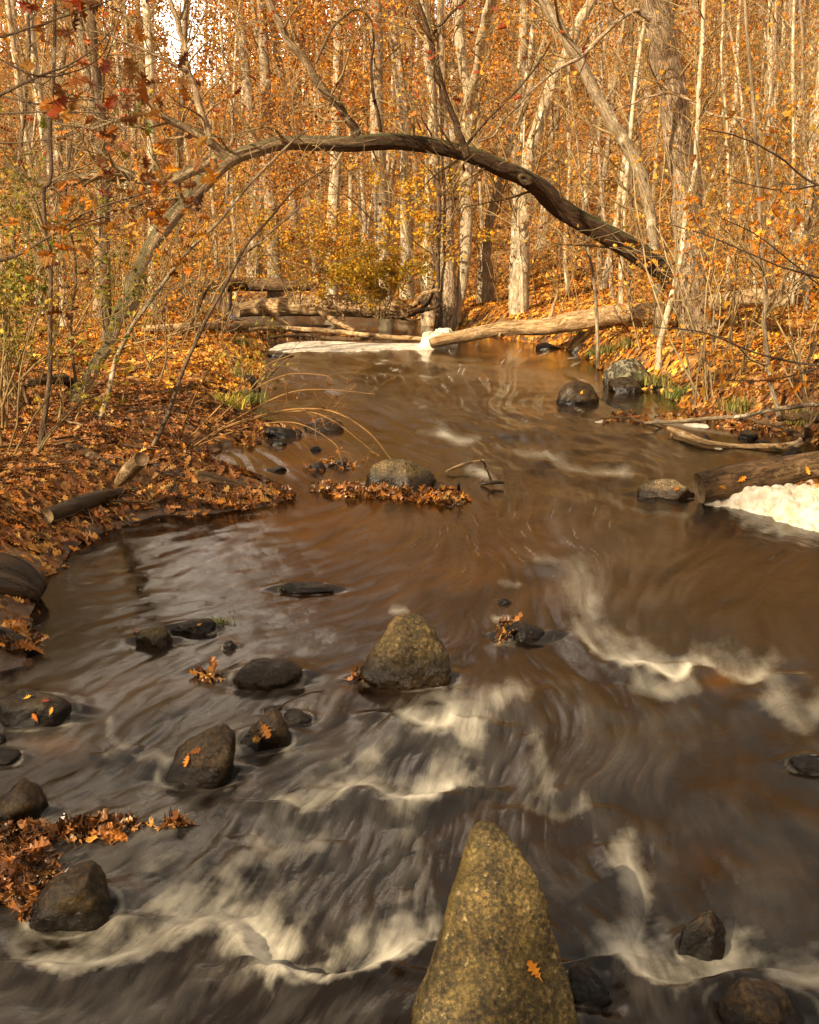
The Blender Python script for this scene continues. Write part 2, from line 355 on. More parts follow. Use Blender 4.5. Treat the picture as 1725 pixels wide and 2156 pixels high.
def star():
    half = [(.12, .12), (.40, .30), (.16, .42), (.30, .72), (.08, .74)]
    n = len(half)
    V = [(0, 0, 0)] + [(0, y, 0) for _, y in half] + [(x, y, 0) for x, y in half] + [(-x, y, 0) for x, y in half] + [(0, 1, 0)]
    Fq, Ft = [], []
    for i in range(n - 1):
        Fq.append((1 + i, 1 + n + i, 2 + n + i, 2 + i)); Fq.append((2 + i, 2 + 2 * n + i, 1 + 2 * n + i, 1 + i))
    Ft += [(0, 1 + n, 1), (0, 1, 1 + 2 * n), (n, 2 * n, 3 * n + 1), (n, 3 * n + 1, 3 * n)]
    return np.array(V, float), np.array(Fq), np.array(Ft)
STAR = star()
DIA = (np.array([(0, 0, 0), (.30, .45, .10), (0, 1, 0), (-.30, .45, .10), (0, .5, 0)], float), np.zeros((0, 4), int), np.array([(0, 1, 4), (1, 2, 4), (2, 3, 4), (3, 0, 4)]))
PAL = {
 'litter': [(0.58, 0.325, 0.086), (0.48, 0.208, 0.037), (0.42, 0.153, 0.025), (0.32, 0.127, 0.025), (0.21, 0.081, 0.020), (0.60, 0.397, 0.147), (0.53, 0.226, 0.031), (0.13, 0.058, 0.017), (0.46, 0.262, 0.086)],
 'bright': [(0.76, 0.391, 0.041), (0.70, 0.300, 0.025), (0.78, 0.491, 0.076), (0.61, 0.240, 0.020), (0.72, 0.420, 0.076), (0.47, 0.190, 0.023), (0.78, 0.561, 0.128)],
 'orange': [(.84, .40, .045), (.80, .33, .03), (.88, .50, .09), (.68, .24, .025), (.86, .55, .15)],
 'rust':   [(.42, .085, .018), (.34, .06, .015), (.48, .14, .03), (.24, .05, .018), (.52, .22, .07)],
 'gold':   [(0.80, 0.513, 0.036), (0.72, 0.414, 0.025), (0.82, 0.552, 0.066), (0.66, 0.316, 0.020), (0.55, 0.454, 0.036)],
 'olive':  [(.42, .37, .05), (.50, .41, .05), (.33, .30, .045), (.56, .42, .06), (.28, .26, .04)],
 'green':  [(.18, .23, .055), (.24, .30, .065), (.14, .20, .045), (.30, .29, .08), (.22, .20, .07)],
 'brown':  [(.30, .13, .045), (.22, .085, .03), (.38, .19, .08), (.15, .06, .025), (.48, .27, .13)],
 'wet': [(.16, .075, .03), (.10, .045, .02), (.24, .11, .04), (.05, .025, .012), (.34, .17, .07), (.07, .035, .016), (.42, .18, .05)],
 'grass':  [(.20, .19, .04), (.30, .24, .06), (.40, .30, .10), (.14, .15, .03)],
}
def leaf_arrays(pos, size, T, pal, flat=.5, up=None, seed=1, curl=(-.5, .9), yaw=None):
    """flat: 0 random orientation .. 1 lying flat; up: (N,3) ground normals"""
    r_ = np.random.default_rng(seed)
    V0, Fq, Ft = T; n = len(pos); k = len(V0)
    size = np.asarray(size) * np.ones(n)
    yw = r_.random(n) * 2 * math.pi if yaw is None else yaw
    tl = r_.normal(0, 1, n) * (1 - flat) * 1.6; rl = r_.normal(0, 1, n) * (1 - flat) * 1.6
    X = np.broadcast_to(V0, (n, k, 3)).copy(); X[..., 1] -= .4
    cu = r_.uniform(curl[0], curl[1], n)[:, None]; be = r_.uniform(curl[0], curl[1], n)[:, None] * .7
    X[..., 0] *= r_.uniform(.75, 1.1, n)[:, None]
    X[..., 2] += cu * np.abs(X[..., 0]) ** 1.5 * 1.6 + be * X[..., 1] ** 2 + r_.normal(0, .03, (n, k))
    def rot(X, ang, a, b):
        c, s = np.cos(ang)[:, None], np.sin(ang)[:, None]; xa, xb = X[..., a].copy(), X[..., b].copy()
        X[..., a] = xa * c - xb * s; X[..., b] = xa * s + xb * c
    rot(X, tl, 1, 2); rot(X, rl, 0, 2); rot(X, yw, 0, 1)
    X *= size[:, None, None]
    if up is not None:   # shear by slope
        X[..., 2] += -(up[:, None, 0] * X[..., 0] + up[:, None, 1] * X[..., 1]) / up[:, None, 2]
    X += pos[:, None, :]
    P = np.array([c for p in (pal if isinstance(pal, (list, tuple)) else [pal]) for c in PAL[p]])
    col = P[r_.integers(0, len(P), n)] * [.88, .74, .50] * r_.uniform(.62, 1.2, (n, 1))
    colv = np.ones((n, k, 4)); colv[..., :3] = np.clip(col[:, None, :] * r_.uniform(.85, 1.12, (n, k, 1)), 0, .85)
    off = (np.arange(n) * k)[:, None, None]
    return X.reshape(-1, 3), ((Fq[None] + off).reshape(-1, 4) if len(Fq) else np.zeros((0, 4), int)), (Ft[None] + off).reshape(-1, 3), colv.reshape(-1, 4)
def leaf_mesh(name, batches, mat, origin=(0, 0, 0)):
    V, Q, T_, Cc, b = [], [], [], [], 0
    for v, q, t, c in batches:
        V.append(v); Q.append(q + b); T_.append(t + b); Cc.append(c); b += len(v)
    return mkmesh(name, np.concatenate(V) - np.asarray(origin), [np.concatenate(Q), np.concatenate(T_)], mat, False, {'tint': ('FLOAT_COLOR', np.concatenate(Cc))})

# ------------------------------------------------------------------ stream outline and terrain
Lpx = [(-2600, 2700), (-1500, 2156), (-700, 1800), (-200, 1490), (-20, 1420), (60, 1400), (72, 1310), (95, 1215), (165, 1152), (245, 1112), (330, 1085), (440, 1078), (560, 1062), (618, 1044),
       (560, 1022), (440, 1008), (350, 995), (345, 982), (400, 972), (455, 950), (500, 925), (560, 905), (530, 868), (528, 830), (545, 780), (542, 752), (562, 728),
       (500, 704), (478, 688), (470, 668), (440, 650), (330, 636), (200, 628)]
Rpx = [(3600, 2700), (3000, 2156), (2350, 1500), (2000, 1180), (1800, 1085), (1660, 1035), (1640, 1018), (1735, 985), (1760, 950), (1700, 925), (1640, 908), (1560, 890), (1480, 872), (1440, 855), (1405, 826),
       (1290, 800), (1262, 775), (1238, 752), (1205, 738), (1120, 722), (1000, 700), (920, 690), (885, 672), (780, 660), (680, 650), (560, 636), (400, 624), (200, 617)]
POLY = np.array([G(*p)[:2] for p in Lpx] + [G(*p)[:2] for p in Rpx[::-1]])
def sdist(x, y):
    """signed distance to the stream outline, positive on land"""
    x = np.asarray(x, float); y = np.asarray(y, float); sh = x.shape; x = x.ravel(); y = y.ravel()
    D = np.full(len(x), 1e9); ins = np.zeros(len(x), bool)
    for i in range(len(POLY)):
        a, b = POLY[i], POLY[(i + 1) % len(POLY)]; e = b - a
        t = np.clip(((x - a[0]) * e[0] + (y - a[1]) * e[1]) / (e @ e + 1e-12), 0, 1)
        D = np.minimum(D, np.hypot(x - a[0] - t * e[0], y - a[1] - t * e[1]))
        if a[1] != b[1]:
            cr = ((a[1] > y) != (b[1] > y)) & (x < (b[0] - a[0]) * (y - a[1]) / (b[1] - a[1]) + a[0]); ins ^= cr
    return np.where(ins, -D, D).reshape(sh)
RX = np.array([G(*p)[:2] for p in Rpx]); LX = np.array([G(*p)[:2] for p in Lpx])
_o = np.argsort(RX[:, 1])
def H(x, y):
    x = np.asarray(x, float); y = np.asarray(y, float)
    d = sdist(x, y) + .10 * fbm(x * 1.7, y * 1.7, None, 3, 3) * sst(.0, .6, y / 10)
    mid = np.interp(y, [0, 5, 9, 17, 22, 40], [0, .3, .4, .3, 1.5, 6])
    right = sst(-.3, .3, (x - mid) / (1 + .1 * y))
    dl = np.maximum(d, 0)
    left_h = .20 * sst(0, .55, dl) + .035 * np.minimum(dl, 5) + .02 * sst(0, .1, dl)
    right_h = .26 * sst(0, .45, dl) + .15 * np.minimum(dl, 9) + .06 * np.clip(dl - 9, 0, 40) + .03 * sst(0, .1, dl)
    h = left_h * (1 - right) + right_h * right
    # low muddy beach on the near left shore
    far = np.clip(y - 27, 0, None)
    h = h + .19 * far * sst(0, 12, far) * (1 - .22 * np.exp(-((x / np.maximum(y, 1) + .19) / .05) ** 2)) + .04 * np.clip(np.abs(x) - 30, 0, 60)
    h = np.where(h > 26, 26 + (h - 26) * .2, h)
    h = h + (.05 * fbm(x * .9, y * .9, None, 5, 4) + .015 * fbm(x * 5, y * 5, None, 8, 3)) * sst(0, .8, dl) + .7 * fbm(x * .06, y * .06, None, 12, 2) * sst(28, 60, y)
    bed = -.06 - .30 * sst(0, .9, -d) + .03 * fbm(x * 4, y * 4, None, 6, 3)
    return np.where(d > 0, h + .012, bed * sst(-.02, .12, -d) )
def Hn(x, y, e=.08):
    hx = (H(x + e, y) - H(x - e, y)) / (2 * e); hy = (H(x, y + e) - H(x, y - e)) / (2 * e)
    n = np.stack([-hx, -hy, np.ones_like(hx)], -1); return n / np.linalg.norm(n, axis=-1, keepdims=True)
def ground_at(px, py):
    """point where a sight line meets the terrain"""
    ts = np.geomspace(1.6, 140, 900); d = ray(px, py); P = d[None] * ts[:, None] / d[1] + np.array([0, 0, CAMZ])
    h = np.maximum(H(P[:, 0], P[:, 1]), 0); k = np.argmax(P[:, 2] <= h)
    if P[k, 2] > h[k]: k = len(ts) - 1
    return P[k]
def grid_mesh(name, X, Y, Z, mat, attrs=None):
    n, m = X.shape
    i = np.arange(n - 1)[:, None] * m + np.arange(m - 1)[None]
    Fq = np.stack([i, i + 1, i + m + 1, i + m], -1).reshape(-1, 4)
    return mkmesh(name, np.stack([X, Y, Z], -1).reshape(-1, 3), [Fq], mat, True, attrs)
def terrain():
    ys = np.concatenate([np.linspace(-12, 1.5, 16)[:-1], np.geomspace(1.5, 30, 430)[:-1], np.geomspace(30, 420, 110)])
    t = np.linspace(-1, 1, 460); xs = 12 * t + 160 * np.sign(t) * np.abs(t) ** 5
    X, Y = np.meshgrid(xs, ys)
    X = X * (0.35 + Y.clip(0, 60) / 16).clip(.35, 2.2)
    Z = H(X, Y); d = sdist(X, Y)
    mud = np.clip(sst(.55, .05, d + .25 * fbm(X * 3, Y * 3, None, 21, 3)) + 0, 0, 1)
    mud = np.maximum(mud, .55 * sst(0.1, .5, fbm(X * .8, Y * .8, None, 31, 3)) * sst(6, 2, d))
    o = link('ground', grid_mesh('ground', X, Y, Z, M['ground'], {'mud': ('FLOAT', mud.ravel())}))
    tag(o, kind='structure')
terrain()
#@@PART2
# ------------------------------------------------------------------ water
def water():
    yi = np.concatenate([np.linspace(.3, 1.75, 40)[:-1], 1 / np.linspace(1 / 1.75, 1 / 17.5, 640), np.geomspace(17.5, 60, 70)[1:]])
    t = np.linspace(-1, 1, 820); u = .50 * t + .9 * t ** 5
    ui = u[None, :] * np.ones((len(yi), 1)); Y = yi[:, None] * np.ones_like(ui)
    X = ui * np.maximum(Y, 1.2)
    PX, PY = proj(X, Y, 0 * X)
    nr, nc = X.shape
    # flow directions surveyed at control points (position, heading seen from the camera)
    ctl = [(700, 780, .8, .45), (850, 860, 1, .45), (1100, 830, -.6, .5), (1150, 950, 1, .30), (1050, 1080, .6, .35), (1300, 1060, .1, 1), (1225, 1200, 0, 1), (1290, 1370, .8, .8), (1500, 1300, -.5, .8),
           (1500, 1400, .8, .6), (1650, 1250, -.8, .35), (850, 1200, -.9, .3), (500, 1150, -1, .12), (250, 1250, -1, .15), (450, 1330, -1, .3), (1000, 1480, .7, .7), (750, 1500, -.8, .4), (300, 1450, -1, .35),
           (240, 1530, .1, 1), (700, 1650, -1, .45), (500, 1780, -.8, .8), (250, 1750, -1, .6), (900, 1800, -.5, 1), (620, 1900, -.4, 1), (400, 1960, -.8, .7), (150, 2020, -1, .35), (800, 2050, -.6, .8),
           (1130, 1600, 0, 1), (1320, 1650, .1, 1), (1350, 1900, .05, 1), (1330, 2020, .4, 1), (1500, 2060, 1, .4), (1600, 1550, .5, .6), (1650, 1900, .4, 1), (1500, 1750, .6, .5), (1700, 1450, .3, .9), (1000, 700, .1, 1), (600, 950, .9, .3)]
    num = np.zeros((2, nr, nc)); den = np.zeros((nr, nc))
    for px, py, dx, dy in ctl:
        a, b = G(px, py)[:2], G(px + 4 * dx, py + 4 * dy)[:2]; v = (b - a) / np.linalg.norm(b - a)
        k = (py - 440) / 700.
        w = np.exp(-(((PX - px) / (150 * k + 30)) ** 2 + ((PY - py) / (85 * k + 18)) ** 2) / 2) + 1e-7 / (1 + ((PX - px) ** 2 + (PY - py) ** 2) * 1e-4)
        num[0] += v[0] * w; num[1] += v[1] * w; den += w
    vx, vy = num[0] / den, num[1] / den
    sc_ = np.clip(Y, 1.2, 20)
    wig = 1.3 * fbm(X / sc_ * 7, np.log(Y) * 7, None, 41, 3)
    c, s = np.cos(wig * .55), np.sin(wig * .55); vx, vy = vx * c - vy * s, vx * s + vy * c
    # line integral convolution in index space
    dudj = (.50 + 4.5 * t ** 4) * (t[1] - t[0]); dYdi = np.gradient(yi)
    vu = (vx - ui * vy) / sc_
    sj = vu / dudj[None, :]; si = vy / dYdi[:, None]
    nm = np.hypot(sj, si) + 1e-9; sj /= nm; si /= nm
    I0, J0 = np.meshgrid(np.arange(nr, dtype=float), np.arange(nc, dtype=float), indexing='ij')
    def samp(a, i, j): return a[np.clip(np.rint(i).astype(int), 0, nr - 1), np.clip(np.rint(j).astype(int), 0, nc - 1)]
    def lic(src, steps, h=1.0):
        acc = src.copy(); wt = np.ones_like(src)
        for sg in (1, -1):
            i, j = I0.copy(), J0.copy()
            for k in range(steps):
                a, b = samp(si, i, j), samp(sj, i, j); i += sg * h * a; j += sg * h * b
                w = .5 + .5 * math.cos(math.pi * (k + 1) / (steps + 1)); acc += w * samp(src, i, j); wt += w
        return acc / wt
    def nz(a): a = a - a.mean(); return a / a.std()
    r_ = np.random.default_rng(5)
    white = r_.random((nr, nc))
    fine = nz(lic(white, 6, 1.0))
    med = nz(lic(vn(J0 / 5.5, I0 / 4., None, 51) + .5 * vn(J0 / 2.6, I0 / 2.2, None, 151), 9, 1.5))
    big = nz(lic(vn(J0 / 24., I0 / 15., None, 52) + .6 * vn(J0 / 10, I0 / 7, None, 53), 16, 2.2))
    # strokes of broken white water: (points px), width upstream, width downstream, strength
    strokes = [
        ([(70, 2032), (150, 2045), (260, 2022), (380, 1985), (460, 1958), (520, 1985), (560, 2062)], 55, 12, .95),
        ([(180, 2040), (300, 2010), (400, 1960), (470, 1930)], 40, 12, .5),
        ([(380, 1935), (450, 1950), (530, 1990), (570, 2070)], 85, 14, 1.0),
        ([(575, 2050), (610, 2082), (680, 2086), (760, 2062), (830, 2020), (880, 1992)], 62, 9, 1.25),
        ([(620, 2075), (700, 2070), (760, 2050)], 80, 10, .45),
        ([(610, 1690), (640, 1702), (690, 1690), (740, 1662), (780, 1660), (830, 1690), (900, 1690), (950, 1660)], 48, 8, 1.15),
        ([(760, 1655), (800, 1650), (840, 1680)], 55, 12, .6),
        ([(540, 1765), (570, 1800), (620, 1795), (660, 1780)], 30, 14, .7),
        ([(560, 1800), (600, 1860), (560, 1930)], 40, 40, .25),
        ([(840, 1500), (880, 1525), (930, 1538), (950, 1520)], 40, 8, .85),
        ([(950, 1490), (985, 1560), (1005, 1530)], 36, 10, .65),
        ([(1010, 1480), (1060, 1465), (1100, 1450)], 30, 14, .4),
        ([(1225, 1330), (1260, 1375), (1320, 1405), (1340, 1405)], 38, 9, .9),
        ([(1340, 1400), (1390, 1425), (1425, 1435), (1450, 1415)], 28, 7, .95),
        ([(1490, 1400), (1540, 1425), (1580, 1440), (1600, 1425)], 40, 9, .75),
        ([(1220, 1180), (1235, 1260), (1260, 1330)], 28, 22, .28),
        ([(1340, 1450), (1400, 1470), (1460, 1450)], 30, 14, .3),
        ([(1320, 1780), (1330, 1850), (1335, 1960), (1370, 2020)], 30, 24, .55),
        ([(1320, 2030), (1360, 2072), (1420, 2080), (1490, 2062), (1530, 2050)], 62, 9, 1.1),
        ([(1370, 2020), (1400, 2060), (1430, 2075)], 60, 20, .6),
        ([(1130, 1550), (1145, 1600), (1150, 1660)], 20, 16, .35),
        ([(1640, 1480), (1690, 1520), (1725, 1500)], 50, 20, .45),
        ([(1640, 2060), (1700, 2075), (1760, 2050)], 50, 14, .7),
        ([(233, 1510), (238, 1545), (258, 1570)], 9, 7, 1.0), ([(225, 1582), (245, 1572), (268, 1568)], 14, 6, .9),
        ([(300, 1590), (330, 1585), (350, 1605)], 12, 8, .5),
        ([(930, 912), (970, 925), (1010, 918)], 14, 6, .75), ([(880, 905), (940, 915)], 10, 6, .4),
        ([(1150, 955), (1200, 985), (1260, 995), (1310, 998)], 16, 6, .75), ([(1050, 935), (1120, 960), (1170, 958)], 12, 6, .5), ([(1240, 1000), (1330, 1000)], 12, 6, .5),
        ([(1270, 1030), (1300, 1060), (1350, 1075), (1440, 1085)], 10, 6, .35),
        ([(1060, 1222), (1090, 1228)], 8, 6, .8), ([(1045, 1300), (1085, 1302)], 8, 5, .9), ([(1050, 1350), (1075, 1345)], 12, 10, .7),
        ([(1130, 1180), (1190, 1190)], 12, 6, .35), ([(828, 1285), (850, 1283)], 8, 6, .8),
        ([(60, 1700), (110, 1730), (200, 1700)], 22, 14, .5),
        ([(990, 985), (1030, 1000), (1050, 1015)], 10, 8, .5),
        ([(1380, 885), (1480, 905), (1560, 915)], 4, 3, .6), ([(560, 925), (640, 910)], 6, 4, .3),
        ([(860, 1700), (900, 1640), (950, 1600)], 30, 30, .3), ([(1110, 1700), (1180, 1720), (1230, 1700)], 30, 10, .3),
        ([(870, 1760), (900, 1800), (880, 1880)], 25, 30, .25)]
    foam = np.zeros((nr, nc)); crest = np.zeros((nr, nc)); trough = np.zeros((nr, nc))
    for pts, wu, wd, amp in strokes:
        S = spline(np.array(pts, float), 4 * len(pts) + 6)
        x0, x1, y0, y1 = S[:, 0].min() - 3 * wu, S[:, 0].max() + 3 * wu, S[:, 1].min() - 3.2 * wu, S[:, 1].max() + 3 * wu
        msk = (PX > x0) & (PX < x1) & (PY > y0) & (PY < y1) & (Y > 1)
        qx, qy = PX[msk], PY[msk]; best = np.full(len(qx), 1e9); sd_ = np.zeros(len(qx))
        for a, b in zip(S[:-1], S[1:]):
            e = b - a; tt = np.clip(((qx - a[0]) * e[0] + (qy - a[1]) * e[1]) / (e @ e + 1e-9), 0, 1)
            dx, dy = qx - a[0] - tt * e[0], qy - a[1] - tt * e[1]; d = np.hypot(dx, dy)
            k = d < best; best = np.where(k, d, best); sd_ = np.where(k, dy / (d + 1.5), sd_)
        wob = 1 + .75 * fbm(qx / 34, qy / 24, None, 61, 4)
        up = sst(.5, -.5, sd_); wd_ = (wu * up + wd * 2.2 * (1 - up)) * wob; edge = sst(3 * wu, 1.3 * wu, best)
        f = (np.exp(-(best / wd_) * 1.25) * up + np.exp(-(best / wd_) ** 2 * 1.2) * (1 - up)) * amp * edge
        foam[msk] = np.maximum(foam[msk], f) + .25 * np.minimum(foam[msk], f)
        if wu > 11:
            hh = .010 * amp * min(1.6, wu / 45.) + .002
            q_ = best * (1 - 2 * up); crest[msk] += np.exp(-((q_ - wd * 2.4) / (wd * 3.2)) ** 2) * hh * edge
            trough[msk] += np.exp(-((q_ + wu * .6) / (wu * .6)) ** 2) * hh * .6 * edge
    pile = np.zeros((nr, nc))
    for (sx, sy, rx, ry, hg) in STONES:
        if rx < .03: continue
        x0, x1, y0, y1 = sx - rx * 2.2, sx + rx * 2.2, sy - ry - rx * 3.2, sy + ry * 2.2
        mk = (X > x0) & (X < x1) & (Y > y0) & (Y < y1)
        qx, qy = (X[mk] - sx) / rx, (Y[mk] - sy) / ry; rr = np.hypot(qx, qy); n_ = fbm(X[mk] * 14, Y[mk] * 14, None, 95, 3)
        near = sst(11, 5, Y[mk]) * .6 + .25
        ring = np.exp(-((rr - 1.10) / .09) ** 2) * (.30 + .5 * n_) * near
        wake = np.exp(-((np.abs(qx) - .95) / .22) ** 2) * sst(.3, -.8, qy) * np.exp(-np.maximum(-qy - 1, 0) * .9) * (.30 + .4 * n_) * near
        foam[mk] = np.maximum(foam[mk], np.clip(ring + wake, 0, 1))
        pile[mk] += np.exp(-((rr - 1.15) / .45) ** 2) * np.where(qy > 0, .016, -.012) * min(1, rx / .12) * sst(-.0, .5, np.abs(qy)) * near
    tex = np.clip(.74 + .24 * big + .09 * med + .04 * fine, 0, 2)
    foam = np.clip(foam * tex * .92 - .10, 0, 1)
    # turbulence: calm pools and riffles (px blobs)
    def blobs(L):
        o = np.zeros((nr, nc))
        for px, py, rx, ry, a in L: o = o + a * np.exp(-((PX - px) / rx) ** 2 - ((PY - py) / ry) ** 2)
        return o
    turb = np.clip(sst(1290, 1520, PY) * .95 + blobs([(900, 850, 230, 80, .7), (1180, 940, 260, 70, .75), (1250, 1160, 130, 130, .7), (1450, 1300, 330, 150, .6), (1350, 1080, 200, 40, .5), (650, 790, 160, 50, .5), (760, 830, 160, 50, .4)]) + .05, 0, 1)
    turb = np.where(PY < 730, .12, turb); turb = np.where(PY < 690, .7, turb)
    veil = np.clip(.055 + .075 * big + .045 * med + .020 * fine + .05 * fbm(X * 2.2, Y * 2.6, None, 88, 4), 0, .8) * turb  # veil: fine foam plus sky reflection painted in as a pale colour
    veil += blobs([(420, 1600, 330, 160, .16), (620, 1450, 260, 130, .10), (600, 1850, 330, 140, .13), (1270, 1250, 130, 130, .10), (350, 1750, 300, 80, .10), (750, 1300, 350, 70, .05)]) * (1 + .4 * med) * sst(700, 1250, PY)
    veil *= 1 - .42 * blobs([(1560, 1750, 300, 300, 1.0), (1650, 2000, 220, 180, .8), (1600, 1300, 260, 160, .6), (1150, 1800, 160, 200, .4)]).clip(0, 1)
    veil = np.maximum(veil, 0)
    # drifting flecks on the pools
    imp = (r_.random((nr, nc)) > .9955).astype(float); fl = lic(imp, 5, 1.0)
    fz = blobs([(1050, 790, 220, 50, 1), (1000, 750, 260, 18, .9), (1200, 800, 120, 30, .7), (900, 770, 180, 35, .8), (1150, 860, 140, 35, .8), (1200, 1110, 120, 80, .5), (1000, 1130, 170, 60, .5), (250, 1240, 120, 50, .5), (600, 775, 90, 25, .6)])
    foam = np.clip(foam + np.clip(fl * 3.2, 0, .8) * np.clip(fz, 0, 1), 0, 1)
    bed = np.clip(blobs([(900, 1150, 200, 60, 1.3), (880, 1320, 150, 90, .35), (1000, 780, 330, 60, .35), (1200, 760, 200, 80, .3), (1000, 1230, 330, 60, .45), (620, 1090, 120, 30, .5), (850, 1100, 300, 60, .5), (120, 1570, 70, 25, .9), (1500, 1815, 60, 40, .35),
                          (1180, 1120, 200, 60, .45), (330, 1440, 200, 60, .25), (1520, 1440, 40, 25, .9), (600, 950, 200, 60, .6), (1560, 1000, 150, 40, .3), (1480, 1200, 260, 70, .12), (900, 1440, 300, 60, .2), (60, 1830, 80, 50, .5), (950, 690, 100, 20, .3)])
                  * (1 + .25 * med), 0, 1) + .03 + .015 * med
    # surface relief
    wl = np.clip(Y / 6, .35, 2.0)
    h = turb * wl * (.0075 * big + .0007 * med) + turb * .004 * wl * np.sin((Y * 9 + X * 2.2 + 2.4 * fbm(X * 1.6, Y * 1.6, None, 71, 3)) / wl) + pile + crest * np.clip(Y / 2.3, 1, 3) - trough + .0015 * med * wl
    h = h + turb * sst(5.5, 8, Y) * (.030 * fbm(X * 3.2 + Y * .8, Y * 1.5, None, 111, 4) + .012 * fbm(X * 8 + Y * 2, Y * 3.4, None, 112, 2))
    h = h + .02 * turb * fbm(X * 1.3, Y * 1.6, None, 73, 3)
    sd = sdist(X, Y); h = h * sst(.0, -.25, sd) 
    # downstream drop of the little fall at the camera's feet, and the water standing back of the logs
    psi = X * 3.0 + .8 * fbm(X * .5, Y * .5, None, 77, 2)
    flow = np.stack([X * 13 + .3 * big, Y * 7 + .3 * med, 0 * X], -1)
    o = link('water', grid_mesh('water', X, Y, h, M['water'], {'foam': ('FLOAT', foam.ravel()), 'veil': ('FLOAT', veil.ravel()), 'bed': ('FLOAT', bed.ravel()), 'turb': ('FLOAT', turb.ravel()), 'flow': ('FLOAT_VECTOR', flow.reshape(-1, 3))}))
    tag(o, kind='structure')

# ------------------------------------------------------------------ rocks
STONES = []
import bmesh
def ico(sub):
    bm = bmesh.new(); bmesh.ops.create_icosphere(bm, subdivisions=sub, radius=1)
    V = np.array([v.co[:] for v in bm.verts]); Fc = np.array([[v.index for v in f.verts] for f in bm.faces]); bm.free(); return V, Fc
ICO = {3: ico(3), 4: ico(4), 5: ico(5), 6: ico(6)}
def stone(name, px0, px1, ptop, pbot, mat, label, cat='rock', depth=.8, seed=0, facets=14, sub=5, sharp=.55, tilt=0.0, zb=0.0, group=None, yaw=None, rough=.075, lean=0.0):
    sharp = min(.95, sharp + .28)
    """a boulder whose base meets height zb at sight line pbot, spanning px0..px1"""
    r_ = np.random.default_rng(seed + 100)
    m_ = (px1 - px0) * .04; px0, px1 = px0 - m_, px1 + m_; pbot += (pbot - ptop) * .06; ptop -= (pbot - ptop) * .05
    near = G((px0 + px1) / 2, pbot, zb); t = near[1] / ray((px0 + px1) / 2, pbot)[1]
    w = (px1 - px0) * t / F; dp = w * depth
    cy = near[1] + dp * .45; top = A((px0 + px1) / 2, ptop, cy)[2]; hgt = max(top - zb, .02)
    cx = A((px0 + px1) / 2, (ptop + pbot) / 2, cy)[0]
    V, Fc = ICO[sub]; V = V.copy()
    nrm = r_.normal(0, 1, (facets, 3)); nrm /= np.linalg.norm(nrm, axis=1, keepdims=True); hk = r_.uniform(.72, 1.0, facets)
    dn = V @ nrm.T; q = np.where(dn > .05, hk / np.maximum(dn, .05), 9)
    rf = np.minimum(q.min(axis=1), 1.25)
    rs_ = (1 / ((np.clip(q, .2, 4) ** -8).sum(axis=1))) ** (1 / 8.); rf = rf * sharp + rs_ * (1 - sharp)
    k_ = .25 + .75 * sharp; rad = (1 - k_) * .95 + rf * k_
    rad = rad * (1 + rough * 2 * fbm(V[:, 0] * 1.8, V[:, 1] * 1.8, V[:, 2] * 1.8, seed, 3) + rough * .7 * fbm(V[:, 0] * 6, V[:, 1] * 6, V[:, 2] * 6, seed + 3, 4) + rough * .25 * fbm(V[:, 0] * 22, V[:, 1] * 22, V[:, 2] * 22, seed + 5, 3))
    P = V * rad[:, None]
    if tilt: P[:, 0] *= 1.7; P[:, 2] *= .85
    c, s = math.cos(tilt), math.sin(tilt); P = np.stack([P[:, 0] * c - P[:, 2] * s, P[:, 1], P[:, 0] * s + P[:, 2] * c], -1)
    P[:, 0] += lean * P[:, 2]
    for a in (0, 1): P[:, a] = (P[:, a] - (P[:, a].max() + P[:, a].min()) / 2) / (P[:, a].max() - P[:, a].min()) * (w if a == 0 else dp)
    z = P[:, 2]; z = z / z.max(); sink = .55
    P[:, 2] = np.where(z > 0, z, z * sink) * hgt / (1 - .15)
    P[:, 2] -= hgt * .15 / .85
    me = mkmesh(name, P, [Fc], M[mat])
    o = link(name, me); o.location = (cx, cy, zb); STONES.append((cx, cy - dp * .03, w * .5, dp * .5, hgt))
    return tag(o, label, cat, group)
